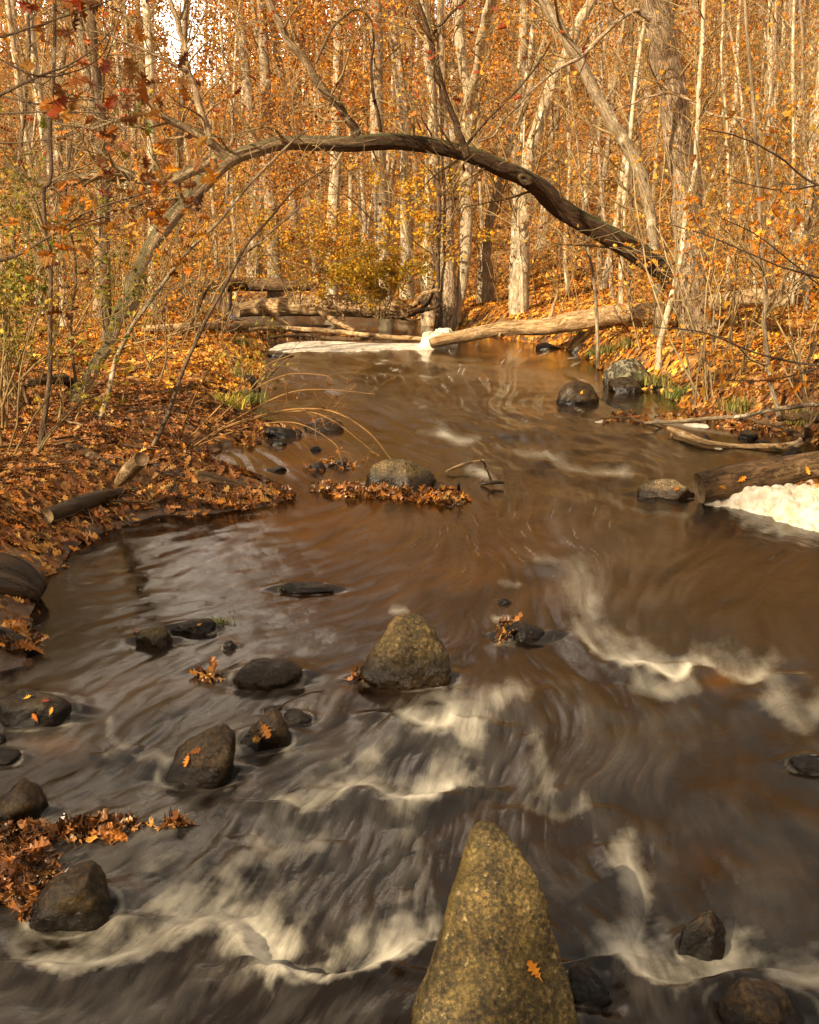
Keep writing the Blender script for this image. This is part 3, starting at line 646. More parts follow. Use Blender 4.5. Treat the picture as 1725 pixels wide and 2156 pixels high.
def loft_rock(name, prof, Yc, mat, label, thick=.8, zb=-.12, seed=0, amp=.012, nlev=150, nth=150, backlean=0.15, sq=2.6):
    """hero stone lofted through a surveyed silhouette; prof rows: (py, left px, right px)"""
    rows = []; z0 = 0.0
    for py, l, r in prof:
        d = ray(l, py); k_ = d[2] / d[1]; Yr = (Yc + backlean * (CAMZ - z0)) / (1 - backlean * k_)
        a, b = A(l, py, Yr), A(r, py, Yr); rows.append((a[2], a[0], b[0]))
    rows = np.array(sorted(rows)); S = spline(rows, nlev) if len(rows) > 3 else rows
    z = S[:, 0]; xl, xr = S[:, 1], S[:, 2]; th = np.arange(nth) * 2 * math.pi / nth
    hw = np.maximum((xr - xl) / 2, .003); cx = (xl + xr) / 2
    maxw = hw.max()
    c, s = np.cos(th), np.sin(th); an = np.radians([6, 62, 128, 186, 243, 296]) + np.random.default_rng(seed).normal(0, .12, 6)
    k = (np.clip(np.cos(th[:, None] - an[None]), 0, 1) ** 9).sum(1) ** (-1 / 9.) * np.array([1.0]); kx = k * c; k = k * 2 / (kx.max() - kx.min())
    X = cx[:, None] + hw[:, None] * (k * c)[None]; Yy = Yc + backlean * (z[:, None] - z0) + (hw[:, None] ** .8 * maxw ** .2 * thick) * (k * s)[None]
    Z = z[:, None] * np.ones_like(X)
    dx, dy = (k * c)[None] * np.ones_like(X), (k * s)[None] * np.ones_like(X)
    nn = amp * (2.2 * fbm(X * 5, Yy * 5, Z * 5, seed, 3) + .8 * fbm(X * 20, Yy * 20, Z * 20, seed + 2, 3) + .35 * fbm(X * 70, Yy * 70, Z * 70, seed + 4, 3))
    fade = np.minimum(1, hw / (maxw * .3))[:, None]
    X = X + nn * dx * fade; Yy = Yy + nn * dy * fade; Z = Z + nn * .4 * fade
    V = np.stack([X, Yy, Z], -1).reshape(-1, 3); i = np.arange(nlev - 1)[:, None] * nth; j = np.arange(nth)[None]
    Fq = np.stack([i + j, i + (j + 1) % nth, i + nth + (j + 1) % nth, i + nth + j], -1).reshape(-1, 4)
    topc = len(V); V = np.vstack([V, V[-nth:].mean(0) + [0, 0, .002], V[:nth].mean(0)])
    jj = np.arange(nth); Ft = np.stack([(nlev - 1) * nth + jj, (nlev - 1) * nth + (jj + 1) % nth, np.full(nth, topc)], -1); Fb = np.stack([(jj + 1) % nth, jj, np.full(nth, topc + 1)], -1)
    kz = int(np.argmin(np.abs(z))); STONES.append((cx[kz], Yc, hw[kz], hw[kz] ** .8 * maxw ** .2 * thick, .4))
    org = np.array([cx[0], Yc, 0.0])
    o = link(name, mkmesh(name, V - org, [Fq, np.vstack([Ft, Fb])], M[mat])); o.location = tuple(org)
    return tag(o, label, 'rock')
hero = loft_rock('pointed_boulder', [(1731, 1018, 1032), (1738, 1002, 1050), (1757, 988, 1068), (1806, 970, 1104), (1860, 947, 1132), (1930, 925, 1150), (2000, 902, 1170), (2070, 880, 1192), (2156, 850, 1213), (2280, 828, 1240), (2420, 815, 1260)],
                 1.93, 'rock_gold', 'tall pointed golden brown boulder standing in the foreground water, an orange leaf on its side', thick=.62, seed=3, amp=.0055, nlev=240, nth=240, backlean=.45, sq=2.3)
pyr = loft_rock('pyramid_boulder', [(1294, 846, 868), (1298, 832, 886), (1312, 822, 905), (1340, 806, 925), (1370, 785, 940), (1395, 772, 945), (1415, 766, 944), (1432, 775, 938), (1450, 800, 925), (1480, 815, 910)],
                G(855, 1432, 0)[1], 'rock_tan', 'steep rounded pyramid boulder alone in mid stream, pale streak down its right face', thick=.6, seed=11, amp=.011, nlev=150, nth=170, backlean=.35, sq=2.2)
RK = 'boulders in the stream'
stone('flat_topped_boulder', 772, 917, 968, 1032, 'rock_tan', 'broad tan flat-topped boulder behind the line of drifted leaves', depth=.75, seed=4, facets=12, sharp=.75, group=RK)
stone('oval_boulder', 495, 632, 1391, 1445, 'rock_tan', 'low smooth oval olive boulder left of the pyramid boulder', depth=.8, seed=5, facets=9, sharp=.3, group=RK)
stone('brown_rock', 288, 366, 1318, 1358, 'rock_gold', 'angular rusty brown rock upstream at left, touching a low mossy slab', depth=.8, seed=6, facets=10, sharp=.8, group=RK)
stone('slab_rock', 362, 450, 1303, 1332, 'rock_wet', 'low dark slab with a green grass tuft on its right end', depth=.7, seed=7, facets=10, sharp=.6, group=RK)
stone('pebble', 470, 502, 1348, 1368, 'rock_wet', 'single small brown stone right of the grassy slab', depth=.8, seed=8, facets=8, sharp=.7, sub=4, group=RK)
stone('low_rock', 595, 700, 1228, 1247, 'rock_wet', 'barely emerging grey rock with green tuft in the bright reflection', depth=.5, seed=9, facets=9, sharp=.5, group=RK)
stone('mossy_boulder', 0, 154, 1450, 1523, 'rock_dark', 'dark mossy boulder scattered with fallen leaves at the left edge', depth=.9, seed=10, facets=9, sharp=.3, group=RK)
stone('tilted_boulder', 342, 491, 1540, 1640, 'rock_wet', 'dark wet tilted oblong boulder with a leaf lying on top', depth=.7, seed=12, facets=9, sharp=.12, tilt=.45, group=RK)
stone('leafy_boulder', 505, 612, 1498, 1572, 'rock_wet', 'dark round boulder plastered with brown leaves, just upstream of the tilted one', depth=.8, seed=13, facets=11, sharp=.5, group=RK)
stone('small_rock', 598, 655, 1495, 1522, 'rock_wet', 'small half drowned rock tucked behind the leaf-plastered boulder', depth=.8, seed=14, facets=9, sharp=.4, sub=4, group=RK)
stone('black_rock', 558, 596, 1486, 1500, 'rock_dark', 'thin black rock holding a bare twig', depth=.6, seed=15, sub=4, group=RK)
stone('blocky_boulder', -40, 88, 1650, 1738, 'rock_wet', 'blocky dark boulder with a flat top at the left edge', depth=.8, seed=16, facets=8, sharp=.85, group=RK)
stone('drowned_rock', -30, 40, 1582, 1605, 'rock_dark', 'small low dark rock at the left edge above the blocky boulder', depth=.8, seed=17, sub=4, group=RK)
stone('shore_pebble', -22, 12, 1545, 1566, 'rock_dark', 'tiny dark rock cut off by the left edge just below the mossy boulder', depth=.8, seed=27, sub=4, group=RK)
stone('round_boulder', 66, 240, 1812, 1952, 'rock_dark', 'large round dark boulder at lower left, leaves piled against it', depth=.85, seed=18, facets=10, sharp=.2, sub=6, group=RK)
stone('peaked_rock', 1428, 1530, 1926, 2010, 'rock_dark', 'dark peaked wet rock in the lower right rapids', depth=.7, seed=19, facets=9, sharp=.6, lean=.15, group=RK)
stone('hidden_rock', 1185, 1295, 2040, 2120, 'rock_dark', 'black wet rock leaning against the pointed boulder', depth=.8, seed=20, facets=9, sharp=.5, group=RK)
stone('submerged_boulder', 1500, 1720, 2068, 2185, 'rock_wet', 'smooth reddish brown half-submerged boulder at the bottom right', depth=.7, seed=21, facets=8, sharp=.15, group=RK)
stone('edge_rock', 1664, 1745, 1590, 1624, 'rock_dark', 'small black rock at the right edge of the rapids', depth=.7, seed=22, sub=4, group=RK)
stone('leaf_catching_rock', 1060, 1160, 1314, 1345, 'rock_wet', 'low wet rock right of the pyramid boulder with leaves caught on it', depth=.6, seed=23, facets=9, sharp=.3, group=RK)
stone('pebble', 1048, 1078, 1260, 1272, 'rock_wet', 'tiny grey stone upstream of the leaf-catching rock', depth=.8, seed=24, sub=3, group=RK)
stone('round_boulder', 1173, 1262, 805, 850, 'rock_wet', 'rounded dark boulder in the upper pool with water all round', depth=.9, seed=25, facets=10, sharp=.45, group=RK)
stone('lichen_boulder', 1272, 1385, 757, 815, 'rock_lichen', 'big pale lichen-spotted boulder against the right bank', depth=.9, seed=26, facets=11, sharp=.6, group=RK)
stone('black_boulder', 1284, 1352, 795, 826, 'rock_dark', 'small rounded black boulder in front of the lichen boulder', depth=.8, seed=28, facets=9, sharp=.3, group=RK)
stone('bank_rock', 1372, 1412, 790, 820, 'rock_dark', 'dark rock wedged between the lichen boulder and the bank', depth=.9, seed=29, sub=4, group=RK)
stone('log_end_rock', 1346, 1462, 1010, 1046, 'rock_pale', 'pale rough rock butted against the sawn end of the right hand log', depth=.6, seed=33, facets=9, sharp=.6, group=RK)
stone('pebble', 1463, 1508, 854, 866, 'rock_wet', 'flat grey stone in the still inlet by the right bank', depth=.7, seed=31, sub=4, group=RK)
stone('dark_rock', 1645, 1695, 940, 966, 'rock_wet', 'small rounded rock behind the right hand log', depth=.8, seed=32, sub=4, group=RK)
for i, (a, b, c, d, l) in enumerate([(1555, 1600, 905, 925, 'pair of small stones beside the driftwood branch, the left one'), (1590, 1625, 925, 938, 'tiny stone in the inlet beneath the driftwood branch'), (1475, 1497, 915, 926, 'smallest dark stone poking up in the inlet')]):
    stone('inlet_stone', a, b, c, d, 'rock_wet', l.replace('pair of small stones beside the driftwood branch, the left one', 'small dark stone by the shore above the driftwood branch'), depth=.8, seed=40 + i, sub=3, group=RK)
stone('leaning_slab', 640, 722, 880, 905, 'rock_tan', 'low tan slab with leaves near the left bank of the riffle', depth=.7, seed=45, sub=4, group=RK)
stone('black_rock', 613, 640, 902, 914, 'rock_dark', 'small black rock just left of the low tan slab', depth=.8, seed=46, sub=4, group=RK)
stone('flat_stone', 570, 604, 926, 938, 'rock_dark', 'flat dark stone off the left bank under the arching canes', depth=.6, seed=47, sub=4, group=RK)
stone('pebble', 652, 678, 940, 948, 'rock_dark', 'tiny black pebble between the canes and the stone cluster', depth=.6, seed=48, sub=3, group=RK)
stone('dark_rock', 690, 742, 962, 984, 'rock_wet', 'dark knobbly rock in the stone cluster left of the flat-topped boulder', depth=.7, seed=49, sub=4, sharp=.8, group=RK)
stone('leafy_stone', 650, 686, 972, 990, 'rock_wet', 'leaf-covered stone at the left of the stone cluster', depth=.7, seed=50, sub=4, group=RK)
stone('bank_stone', 455, 520, 985, 1010, 'rock_dark', 'black stone at the tip of the left bank inlet', depth=.6, seed=51, sub=4, group=RK)
stone('bank_stone', 560, 640, 898, 922, 'rock_dark', 'dark leaf-strewn stones below the left bank shrubs', depth=.6, seed=52, sub=4, sharp=.8, group=RK)
stone('bank_stone', 560, 606, 982, 992, 'rock_dark', 'thin dark stone between left bank inlet and mid stream', depth=.6, seed=53, sub=4, group=RK)
stone('bank_stone', 400, 455, 965, 985, 'rock_dark', 'black wet stone on the muddy left bank edge', depth=.8, seed=54, sub=4, zb=.02, group=RK)
stone('bank_stone', 505, 548, 790, 822, 'rock_wet', 'brown stone in the eroded left bank above the riffle', depth=.8, seed=55, sub=4, group=RK)
stone('far_stone', 690, 780, 690, 703, 'rock_wet', 'dark stone behind the fallen log and foam', depth=.6, seed=56, sub=4, group=RK)
for i, (a, b, c, d, l) in enumerate([(615, 700, 682, 690, 'long grey stone in the water between the two far logs'), (560, 620, 742, 752, 'stone at the left corner of the white foam sheet'), (1130, 1185, 722, 735, 'dark stone under the pale fallen log near its middle'), (1195, 1245, 722, 742, 'dark stone under the pale fallen log by the right bank')]):
    stone('far_stone', a, b, c, d, 'rock_wet', l, depth=.6, seed=60 + i, sub=3, group=RK)

water()
# grass tufts on two of the rocks, one mesh each
def blades(name, pts, n, hgt, label, pal='green', spread=.05, seed=0, group='grass tufts', cat='grass tuft', lean=.6):
    r_ = np.random.default_rng(seed); V, T_, Cc = [], [], []
    P = np.array([c for c in PAL[pal]])
    for i in range(n):
        p = np.array(pts[r_.integers(0, len(pts))], float) + np.append(r_.normal(0, spread, 2), 0)
        a = r_.random() * 6.28; h_ = hgt * r_.uniform(.5, 1.1); d = np.array([math.cos(a), math.sin(a), 0]) * h_ * lean * r_.random(); w = .0035 * (1 + h_ * 3) * np.array([-math.sin(a), math.cos(a), 0])
        k = len(V)
        V += [p - w, p + w, p + d * .35 + w * .8 + [0, 0, h_ * .6], p + d * .35 - w * .8 + [0, 0, h_ * .6], p + d + [0, 0, h_ * .92]]
        T_ += [(k, k + 1, k + 2), (k, k + 2, k + 3), (k + 3, k + 2, k + 4)]
        c = P[r_.integers(0, len(P))] * r_.uniform(.7, 1.3); Cc += [(*c, 1)] * 5
    o0 = np.array(pts[0], float)
    o = link(name, mkmesh(name, np.array(V) - o0, [np.array(T_)], M['leaf'], False, {'tint': ('FLOAT_COLOR', np.array(Cc))})); o.location = tuple(o0)
    return tag(o, label, cat, group)
blades('grass_tuft', [A(465, 1312, G(410, 1330)[1] + .1)], 50, .022, 'bright green grass tuft on the low dark slab', spread=.03, seed=1)
blades('grass_tuft', [A(604, 1238, G(604, 1247)[1] + .05)], 36, .02, 'green tuft on the barely emerging grey rock', spread=.02, seed=2)
TUF = [(1400, 812, 'grass', 'tan grass hanging over the bank right of the lichen boulder'), (1428, 838, 'green', 'green grass tussock at the foot of the stem clump'), (1290, 745, 'grass', 'yellowish grass tussock behind the lichen boulder'), (1262, 748, 'green', 'green blades at the corner of the upper pool'), (1330, 735, 'grass', 'grass tussock above the lichen boulder'),
       (1560, 868, 'grass', 'dry grass tussock over the right inlet'), (1690, 900, 'grass', 'dry grass tussock by the right edge driftwood'), (1215, 705, 'grass', 'grass tussock under the pale log'), (520, 850, 'green', 'dark green tussock on the left bank edge'), (500, 800, 'grass', 'dry tussock on the left bank by the riffle'), (475, 860, 'olive', 'olive tussock in the left bank leaves'), (510, 730, 'grass', 'dry grass tussock at the left bank root ball')]
for i, (px, py, pal, l) in enumerate(TUF):
    g = ground_at(px, py); g[2] = max(H(g[0], g[1]), 0) 
    blades('grass_tussock', [g], 190, .15, l, pal, .08, 20 + i, 'grass tussocks on the banks', 'grass tussock', 1.3)

# ------------------------------------------------------------------ foam
def foam_mound(name, outline, hmax, label, seed, zb=-.01, lump=1.0, ridge=None, n=170):
    """heap of froth over a surveyed outline"""
    S = spline(np.array(outline + [outline[0]], float), 90); P2 = np.array([G(*p)[:2] for p in S])
    x0, y0 = P2.min(0) - .05; x1, y1 = P2.max(0) + .05
    xs, ys = np.linspace(x0, x1, n), np.linspace(y0, y1, n); X, Y = np.meshgrid(xs, ys)
    D = np.full(X.shape, 1e9); ins = np.zeros(X.shape, bool)
    for a, b in zip(P2[:-1], P2[1:]):
        e = b - a; t = np.clip(((X - a[0]) * e[0] + (Y - a[1]) * e[1]) / (e @ e + 1e-12), 0, 1)
        D = np.minimum(D, np.hypot(X - a[0] - t * e[0], Y - a[1] - t * e[1]))
        if a[1] != b[1]: ins ^= ((a[1] > Y) != (b[1] > Y)) & (X < (b[0] - a[0]) * (Y - a[1]) / (b[1] - a[1]) + a[0])
    D = np.where(ins, D, -D) + .03 * fbm(X * 9, Y * 9, None, seed, 3)
    hm = hmax(X, Y) if callable(hmax) else hmax
    Z = hm * np.sqrt(np.clip(D / (.16), 0, 1)) + zb
    bump = (1 - np.abs(fbm(X * 9, Y * 9, None, seed + 2, 4))) ** 2
    Z += lump * hm * (.42 * fbm(X * 4, Y * 4, None, seed + 1, 3) + .20 * (bump - .6) + .04 * fbm(X * 30, Y * 30, None, seed + 4, 3)) * sst(0, .12, D)
    if np.max(hm) > .1:      # billows
        rf = np.random.default_rng(seed); ok = np.argwhere(D > .05)
        for i in rf.choice(len(ok), 900):
            p, q = ok[i]; r0 = rf.uniform(.010, .036) * min(1., np.max(hm) / .12); zc = Z[p, q] - r0 * .72
            d2 = (X - X[p, q]) ** 2 + (Y - Y[p, q]) ** 2; mk = d2 < r0 * r0; Z[mk] = np.maximum(Z[mk], zc + np.sqrt(r0 * r0 - d2[mk]))
    Z = np.where(D < 0, -.05 + D * .3, Z)
    o0 = np.array([X.mean(), Y.mean(), 0]); o = link(name, grid_mesh(name, X - o0[0], Y - o0[1], Z, M['foam'])); o.location = tuple(o0)
    tag(o, label, 'foam')
def hf(X, Y):
    c = A(1600, 1040, 5.0); t = (X - G(1480, 1070)[0]) / (G(1725, 1100)[0] - G(1480, 1070)[0])
    yb = np.interp(X, [G(1470, 1068)[0], G(1725, 1118)[0]], [G(1470, 1068)[1], G(1725, 1118)[1]])
    return .022 + .11 * sst(.12, .36, Y - yb + .10 * fbm(X * 3, Y * 3, None, 4, 2)) * (.85 + .3 * fbm(X * 2.5, Y * 0, None, 6, 2)) * sst(-.25, .3, t)
foam_mound('foam_heap', [(1452, 1064), (1500, 1044), (1600, 1030), (1700, 1036), (1800, 1050), (1900, 1110), (1800, 1135), (1700, 1122), (1620, 1098), (1540, 1076)], hf, 'large heap of whipped white foam against the right hand log', 1, n=230)
foam_mound('foam_sheet', [(560, 738), (600, 722), (700, 719), (800, 723), (880, 722), (940, 716), (952, 728), (900, 737), (820, 737), (720, 741), (640, 745)], .03, 'long flat white sheet of foam in front of the far log', 2, lump=.5)
foam_mound('foam_heap', [(880, 733), (900, 722), (940, 716), (962, 722), (955, 733), (910, 736)], .19, 'small puffy foam heap at the water end of the pale log', 3, n=110)
foam_mound('foam_patch', [(1420, 896), (1450, 891), (1490, 893), (1495, 900), (1450, 901)], .03, 'small white foam patch trapped beside the driftwood branch', 4, n=60)
foam_mound('foam_patch', [(1490, 938), (1560, 941), (1660, 938), (1670, 943), (1580, 947), (1510, 945)], .012, 'thin white foam line along the curved driftwood', 5, n=80)
foam_mound('foam_patch', [(1500, 860), (1360, 888), (1300, 890), (1255, 888), (1270, 880), (1330, 880)][1:], .012, 'white foam fringe around the drifted leaf raft at right', 6, n=80)
foam_mound('foam_patch', [(1120, 727), (1170, 722), (1230, 730), (1290, 752), (1240, 742), (1170, 733)], .01, 'speckled foam strip below the pale log at right', 7, n=80)
# ------------------------------------------------------------------ logs and driftwood
def log(name, rows, mat, label, cat='log', sides=40, rough=.10, stubs=(), wob=.0, seed=0, n=90, end=True, group=None, land=False):
    """rows: (px, py, width px, centre height)"""
    P, r = [], []
    for px, py, w, z in rows:
        p = G(px, py, z)
        if land:
            g = ground_at(px, py); p = g + np.array([0, 0, w * .5 * g[1] / F])
        t = p[1] / ray(px, py)[1]; P.append(p); r.append(w * t / F / 2)
    S = spline(np.column_stack([P, r]), n); Pp, rr = S[:, :3].copy(), S[:, 3]
    if wob:
        s_ = np.linspace(0, 9, n)
        for a in range(3): Pp[:, a] += wob * rr.mean() * fbm(s_ * .8 + 31 * a, s_ * 0 + seed, None, seed + a, 3)
    Tb = Tubes(); Tb.add(Pp, np.maximum(rr, .003), sides, True)
    o0 = Pp[len(Pp) // 2]
    me = Tb.mesh(name, M[mat], o0, rough, 7.0, seed, M['end'] if end else None)
    o = link(name, me); o.location = tuple(o0); tag(o, label, cat, group)
    r_ = np.random.default_rng(seed + 5)
    for (u, ln, rad, dx, dy, dz) in stubs:
        k = int(u * (n - 1)); b = Pp[k] - o0; d = np.array([dx, dy, dz]); q = np.linspace(0, 1, 7)[:, None]
        t = Tubes(); pts = b + d * ln * q + .05 * ln * np.sin(q * 5) * np.array([.5, .2, .4]); t.add(pts, rad * (1 - .55 * q[:, 0]), 9, True)
        link('branch_stub', t.mesh('branch_stub', M[mat], (0, 0, 0), .1, 9, seed), o)
    return o
FL = 'fallen logs and driftwood'
log('fallen_log', [(905, 722, 16, .10), (930, 716, 24, .14), (985, 706, 28, .2), (1060, 692, 30, .3), (1140, 688, 36, .35), (1200, 678, 42, .42), (1290, 663, 42, .55), (1380, 655, 40, .68), (1480, 643, 40, .8), (1580, 628, 40, .95), (1640, 628, 34, 1.0)],
    'log_pale', 'long pale barkless log slanting from the far foam up behind the ridged trunk', stubs=[(.42, .5, .035, .3, -.2, 1.0), (.3, .2, .03, -.2, -.6, -.5), (.62, .3, .03, .1, -.8, .5)], seed=1, rough=.09, n=150, group=FL)
log('fallen_log', [(500, 655, 26, .25), (540, 648, 34, .30), (620, 645, 40, .34), (720, 643, 44, .36), (790, 648, 42, .32), (860, 655, 34, .26)],
    'log_pale', 'thick sunlit log bridging the stream beyond the foam, left of the olive bush', stubs=[(.2, .35, .05, -.6, -.7, -.2), (.6, .3, .05, .2, -.5, -.9)], seed=2, rough=.10, n=110, group=FL)
log('fallen_log', [(300, 600, 18, .45), (420, 602, 26, .5), (520, 598, 30, .5), (600, 600, 26, .5), (655, 604, 18, .45)],
    'log_brown', 'dark rotten log lying farthest back, above the sunlit bridging log', seed=3, rough=.16, n=90, group=FL)
log('fallen_log', [(300, 692, 14, .38), (380, 690, 18, .40), (450, 686, 18, .36), (520, 684, 14, .3)], 'log_pale', 'low pale log half hidden in the left bank brush behind the root ball', seed=4, rough=.1, group=FL)
log('fallen_log', [(470, 700, 6, .15), (560, 690, 9, .14), (640, 692, 10, .14), (760, 704, 10, .12), (860, 712, 9, .1), (930, 716, 6, .08)], 'log_pale', 'long thin pale pole lying along the leaf bar left of the foam heap', sides=14, seed=5, wob=.8, group=FL)
log('fallen_log', [(560, 712, 5, .06), (640, 706, 8, .08), (720, 714, 9, .06), (820, 712, 6, .08)], 'log_brown', 'thin brown pole beneath the long pale pole at the leaf bar', sides=12, seed=6, wob=.8, group=FL)
log('broken_branch', [(545, 640, 8, .55), (575, 665, 11, .3), (620, 694, 7, .08)], 'log_pale', 'pale broken branch slanting down at the left end of the sunlit bridging log', sides=14, seed=7, group=FL)
log('broken_branch', [(672, 654, 12, .38), (700, 674, 12, .22), (748, 697, 7, .08)], 'log_pale', 'stout pale broken branch pointing up from the leaf bar under the bridging log', sides=14, seed=8, group=FL)
log('broken_branch', [(415, 600, 9, .75), (395, 618, 9, .6), (355, 645, 10, .45), (320, 665, 8, .38)], 'log_pale', 'pale leaning branch among the far left brush', sides=14, seed=9, group=FL)
log('root_ball', [(470, 712, 10, .20), (482, 698, 28, .26), (498, 690, 30, .26), (512, 698, 22, .2), (516, 712, 12, .12)], 'log_brown', 'knobbly upturned root end at the corner of the left bank', cat='root', stubs=[(.3, .3, .05, -.4, -.5, -.8), (.5, .28, .05, -.1, -.6, -.9), (.7, .2, .04, .3, -.6, -.9), (.2, .3, .04, -.9, -.3, .2)], seed=10, rough=.3, group=FL)
log('sawn_log', [(1472, 1028, 62, .10), (1540, 1012, 66, .14), (1620, 998, 64, .18), (1720, 980, 60, .24), (1850, 962, 56, .32)], 'log_brown', 'thick dark log with a pale sawn end, propped on the right bank beside the foam', stubs=[(.45, .08, .015, .1, -.5, .8)], seed=11, rough=.10, n=120, sides=64, group=FL)
log('driftwood_branch', [(1408, 903, 9, .05), (1440, 915, 15, .05), (1485, 932, 13, .03), (1550, 938, 10, .02), (1620, 940, 12, .03), (1680, 935, 18, .06), (1702, 915, 22, .12), (1698, 895, 10, .25)], 'log_pale', 'curved bare driftwood branch lying in the right hand inlet', stubs=[(.9, .35, .012, .05, 0, 1), (.95, .2, .012, .5, .1, .8), (.04, .12, .015, -.1, 0, -1)], sides=20, seed=12, rough=.12, wob=.3, group=FL)
log('driftwood_branch', [(1355, 890, 6, .08), (1440, 886, 8, .12), (1540, 878, 9, .22), (1640, 862, 10, .34), (1760, 846, 10, .48)], 'bark_grey', 'long straight grey branch slanting out of the right bank over the inlet', sides=12, seed=13, wob=.5, end=False, group=FL)
log('driftwood_branch', [(1262, 882, 3, .04), (1310, 878, 5, .09), (1350, 888, 6, .08), (1400, 903, 3, .0)], 'log_brown', 'thin twig bent over the leaf raft in the right of the stream', sides=8, seed=14, end=False, group=FL)
log('driftwood_branch', [(1540, 870, 6, .12), (1590, 885, 10, .1), (1640, 900, 12, .1), (1700, 925, 14, .1)], 'log_brown', 'brown root running along the edge of the right bank leaves', sides=12, seed=15, wob=.8, end=False, group=FL)
log('driftwood_branch', [(1640, 880, 14, .2), (1700, 880, 16, .24), (1780, 900, 16, .25)], 'log_brown', 'stout brown root at the right edge below the slender near tree', sides=14, seed=16, wob=.8, end=False, group=FL)
log('driftwood_branch', [(1105, 985, 0, 0), ][:0] or [(940, 992, 5, .02), (975, 978, 7, .05), (1000, 972, 5, .06), (1020, 968, 3, .09)], 'log_pale', 'pale stick breaking the surface right of the flat-topped boulder', sides=10, seed=17, end=False, group=FL)
log('driftwood_branch', [(1012, 1020, 5, .015), (1035, 1016, 9, .03), (1062, 1016, 6, .03)], 'log_wet', 'short black stick afloat right of the flat-topped boulder', stubs=[(.5, .09, .01, -.3, 0, 1)], sides=10, seed=18, end=False, group=FL)
log('driftwood_branch', [(1012, 968, 3, .10), (1020, 976, 5, .07), (1024, 984, 3, .0)], 'log_wet', 'dark crooked snag jutting up from the water above the floating stick', sides=8, seed=19, end=False, group=FL)
log('driftwood_stub', [(966, 1018, 5, .12), (966, 1028, 8, .06), (967, 1040, 9, .02)], 'log_wet', 'black upright stub at the end of the drifted leaf line', sides=10, seed=20, end=False, group=FL)
log('driftwood_stick', [(575, 1497, 2, .04), (610, 1476, 2, .08), (650, 1460, 2, .10), (680, 1455, 2, .10)], 'log_wet', 'thin bare twig arching from the thin black rock', cat='stick', sides=6, seed=21, end=False, group=FL)
log('bank_log', [(130, 943, 14, .25), (165, 956, 20, .22), (205, 976, 20, .2), (252, 1006, 18, .14)], 'log_brown', 'brown weathered log pointing down to the mud, left of the upright chunk', seed=22, rough=.14, group=FL, land=True)
log('bank_log', [(45, 976, 9, .25), (100, 986, 14, .2), (175, 1002, 10, .17)], 'log_brown', 'thin brown log lying flat in leaves at far left of the near bank', seed=23, sides=20, rough=.14, group=FL, land=True)
log('wood_chunk', [(250, 1016, 20, .20), (270, 994, 34, .30), (298, 966, 30, .44)], 'log_pale', 'short pale chunk of wood propped upright on the left bank', seed=24, sides=24, rough=.12, group=FL)
log('bank_log', [(418, 1018, 28, .08), (450, 1022, 26, .07), (500, 1030, 18, .06), (575, 1040, 8, .04)], 'log_brown', 'tapered log with a cut orange end on the leafy spit', seed=25, sides=26, rough=.1, group=FL, land=True)
log('bank_log', [(100, 1102, 32, .08), (150, 1086, 36, .1), (200, 1068, 34, .12), (255, 1050, 24, .12)], 'log_wet', 'dark mossy log along the muddy near shore', seed=26, rough=.16, group=FL, land=True)
log('bank_log', [(318, 985, 12, .1), (345, 990, 16, .09), (368, 994, 10, .07)], 'log_wet', 'short black log at the head of the mud inlet', seed=27, sides=18, rough=.16, group=FL, land=True)
log('bank_log', [(350, 1004, 12, .06), (375, 1008, 15, .05), (400, 1010, 10, .04)], 'log_wet', 'short black wet log just above the cut ended log', seed=28, sides=18, rough=.16, group=FL, land=True)
log('bank_log', [(225, 1072, 8, .07), (250, 1090, 11, .05), (275, 1108, 7, .03)], 'log_wet', 'small dark split branch pointing into the still water', seed=29, sides=12, rough=.16, group=FL, land=True)
log('rotten_log', [(-160, 1225, 110, .10), (-60, 1228, 120, .08), (20, 1238, 110, .06), (62, 1250, 80, .03), (80, 1262, 40, .0)], 'log_wet', 'large rotting hollow log end hanging over the water at the left edge', seed=30, sides=90, rough=.30, group=FL)
log('rotten_log', [(-120, 1365, 60, .04), (-20, 1355, 70, .03), (40, 1362, 46, .02), (80, 1366, 18, .0)], 'log_wet', 'low black log with leaves below the rotting hollow log', seed=31, sides=40, rough=.2, group=FL)
log('root', [(-20, 838, 22, .42), (40, 815, 20, .42), (90, 802, 18, .46), (140, 803, 20, .42), (165, 815, 26, .36), (150, 850, 20, .25)], 'bark_arch', 'dark crooked root or limb at the foot of the arching tree', cat='root', sides=22, seed=32, rough=.15, wob=.5, end=False, group=FL)
for i, (rw, l) in enumerate([([(870, 640, 8, .6), (890, 620, 10, .75), (925, 612, 6, .85)], 'pale root arching up in the brush pile left of the thin speckled trunk'), ([(840, 668, 6, .2), (890, 655, 9, .4), (930, 640, 6, .6)], 'dark limb crossing the brush pile'),
     ([(760, 662, 5, .2), (820, 668, 7, .2), (880, 675, 5, .15)], 'dark stick at the water under the olive bush'), ([(640, 640, 5, .3), (740, 655, 7, .28), (840, 664, 5, .2)], 'brown branch lying against the bridging log under the bush'), ([(860, 655, 5, .3), (900, 640, 7, .5), (915, 600, 4, .9)], 'upright broken limb in the brush pile')]):
    log('brush_limb', rw, 'log_brown' if i != 0 else 'log_pale', l, cat='branch', sides=12, seed=50 + i, wob=.8, end=False, group='brush pile')

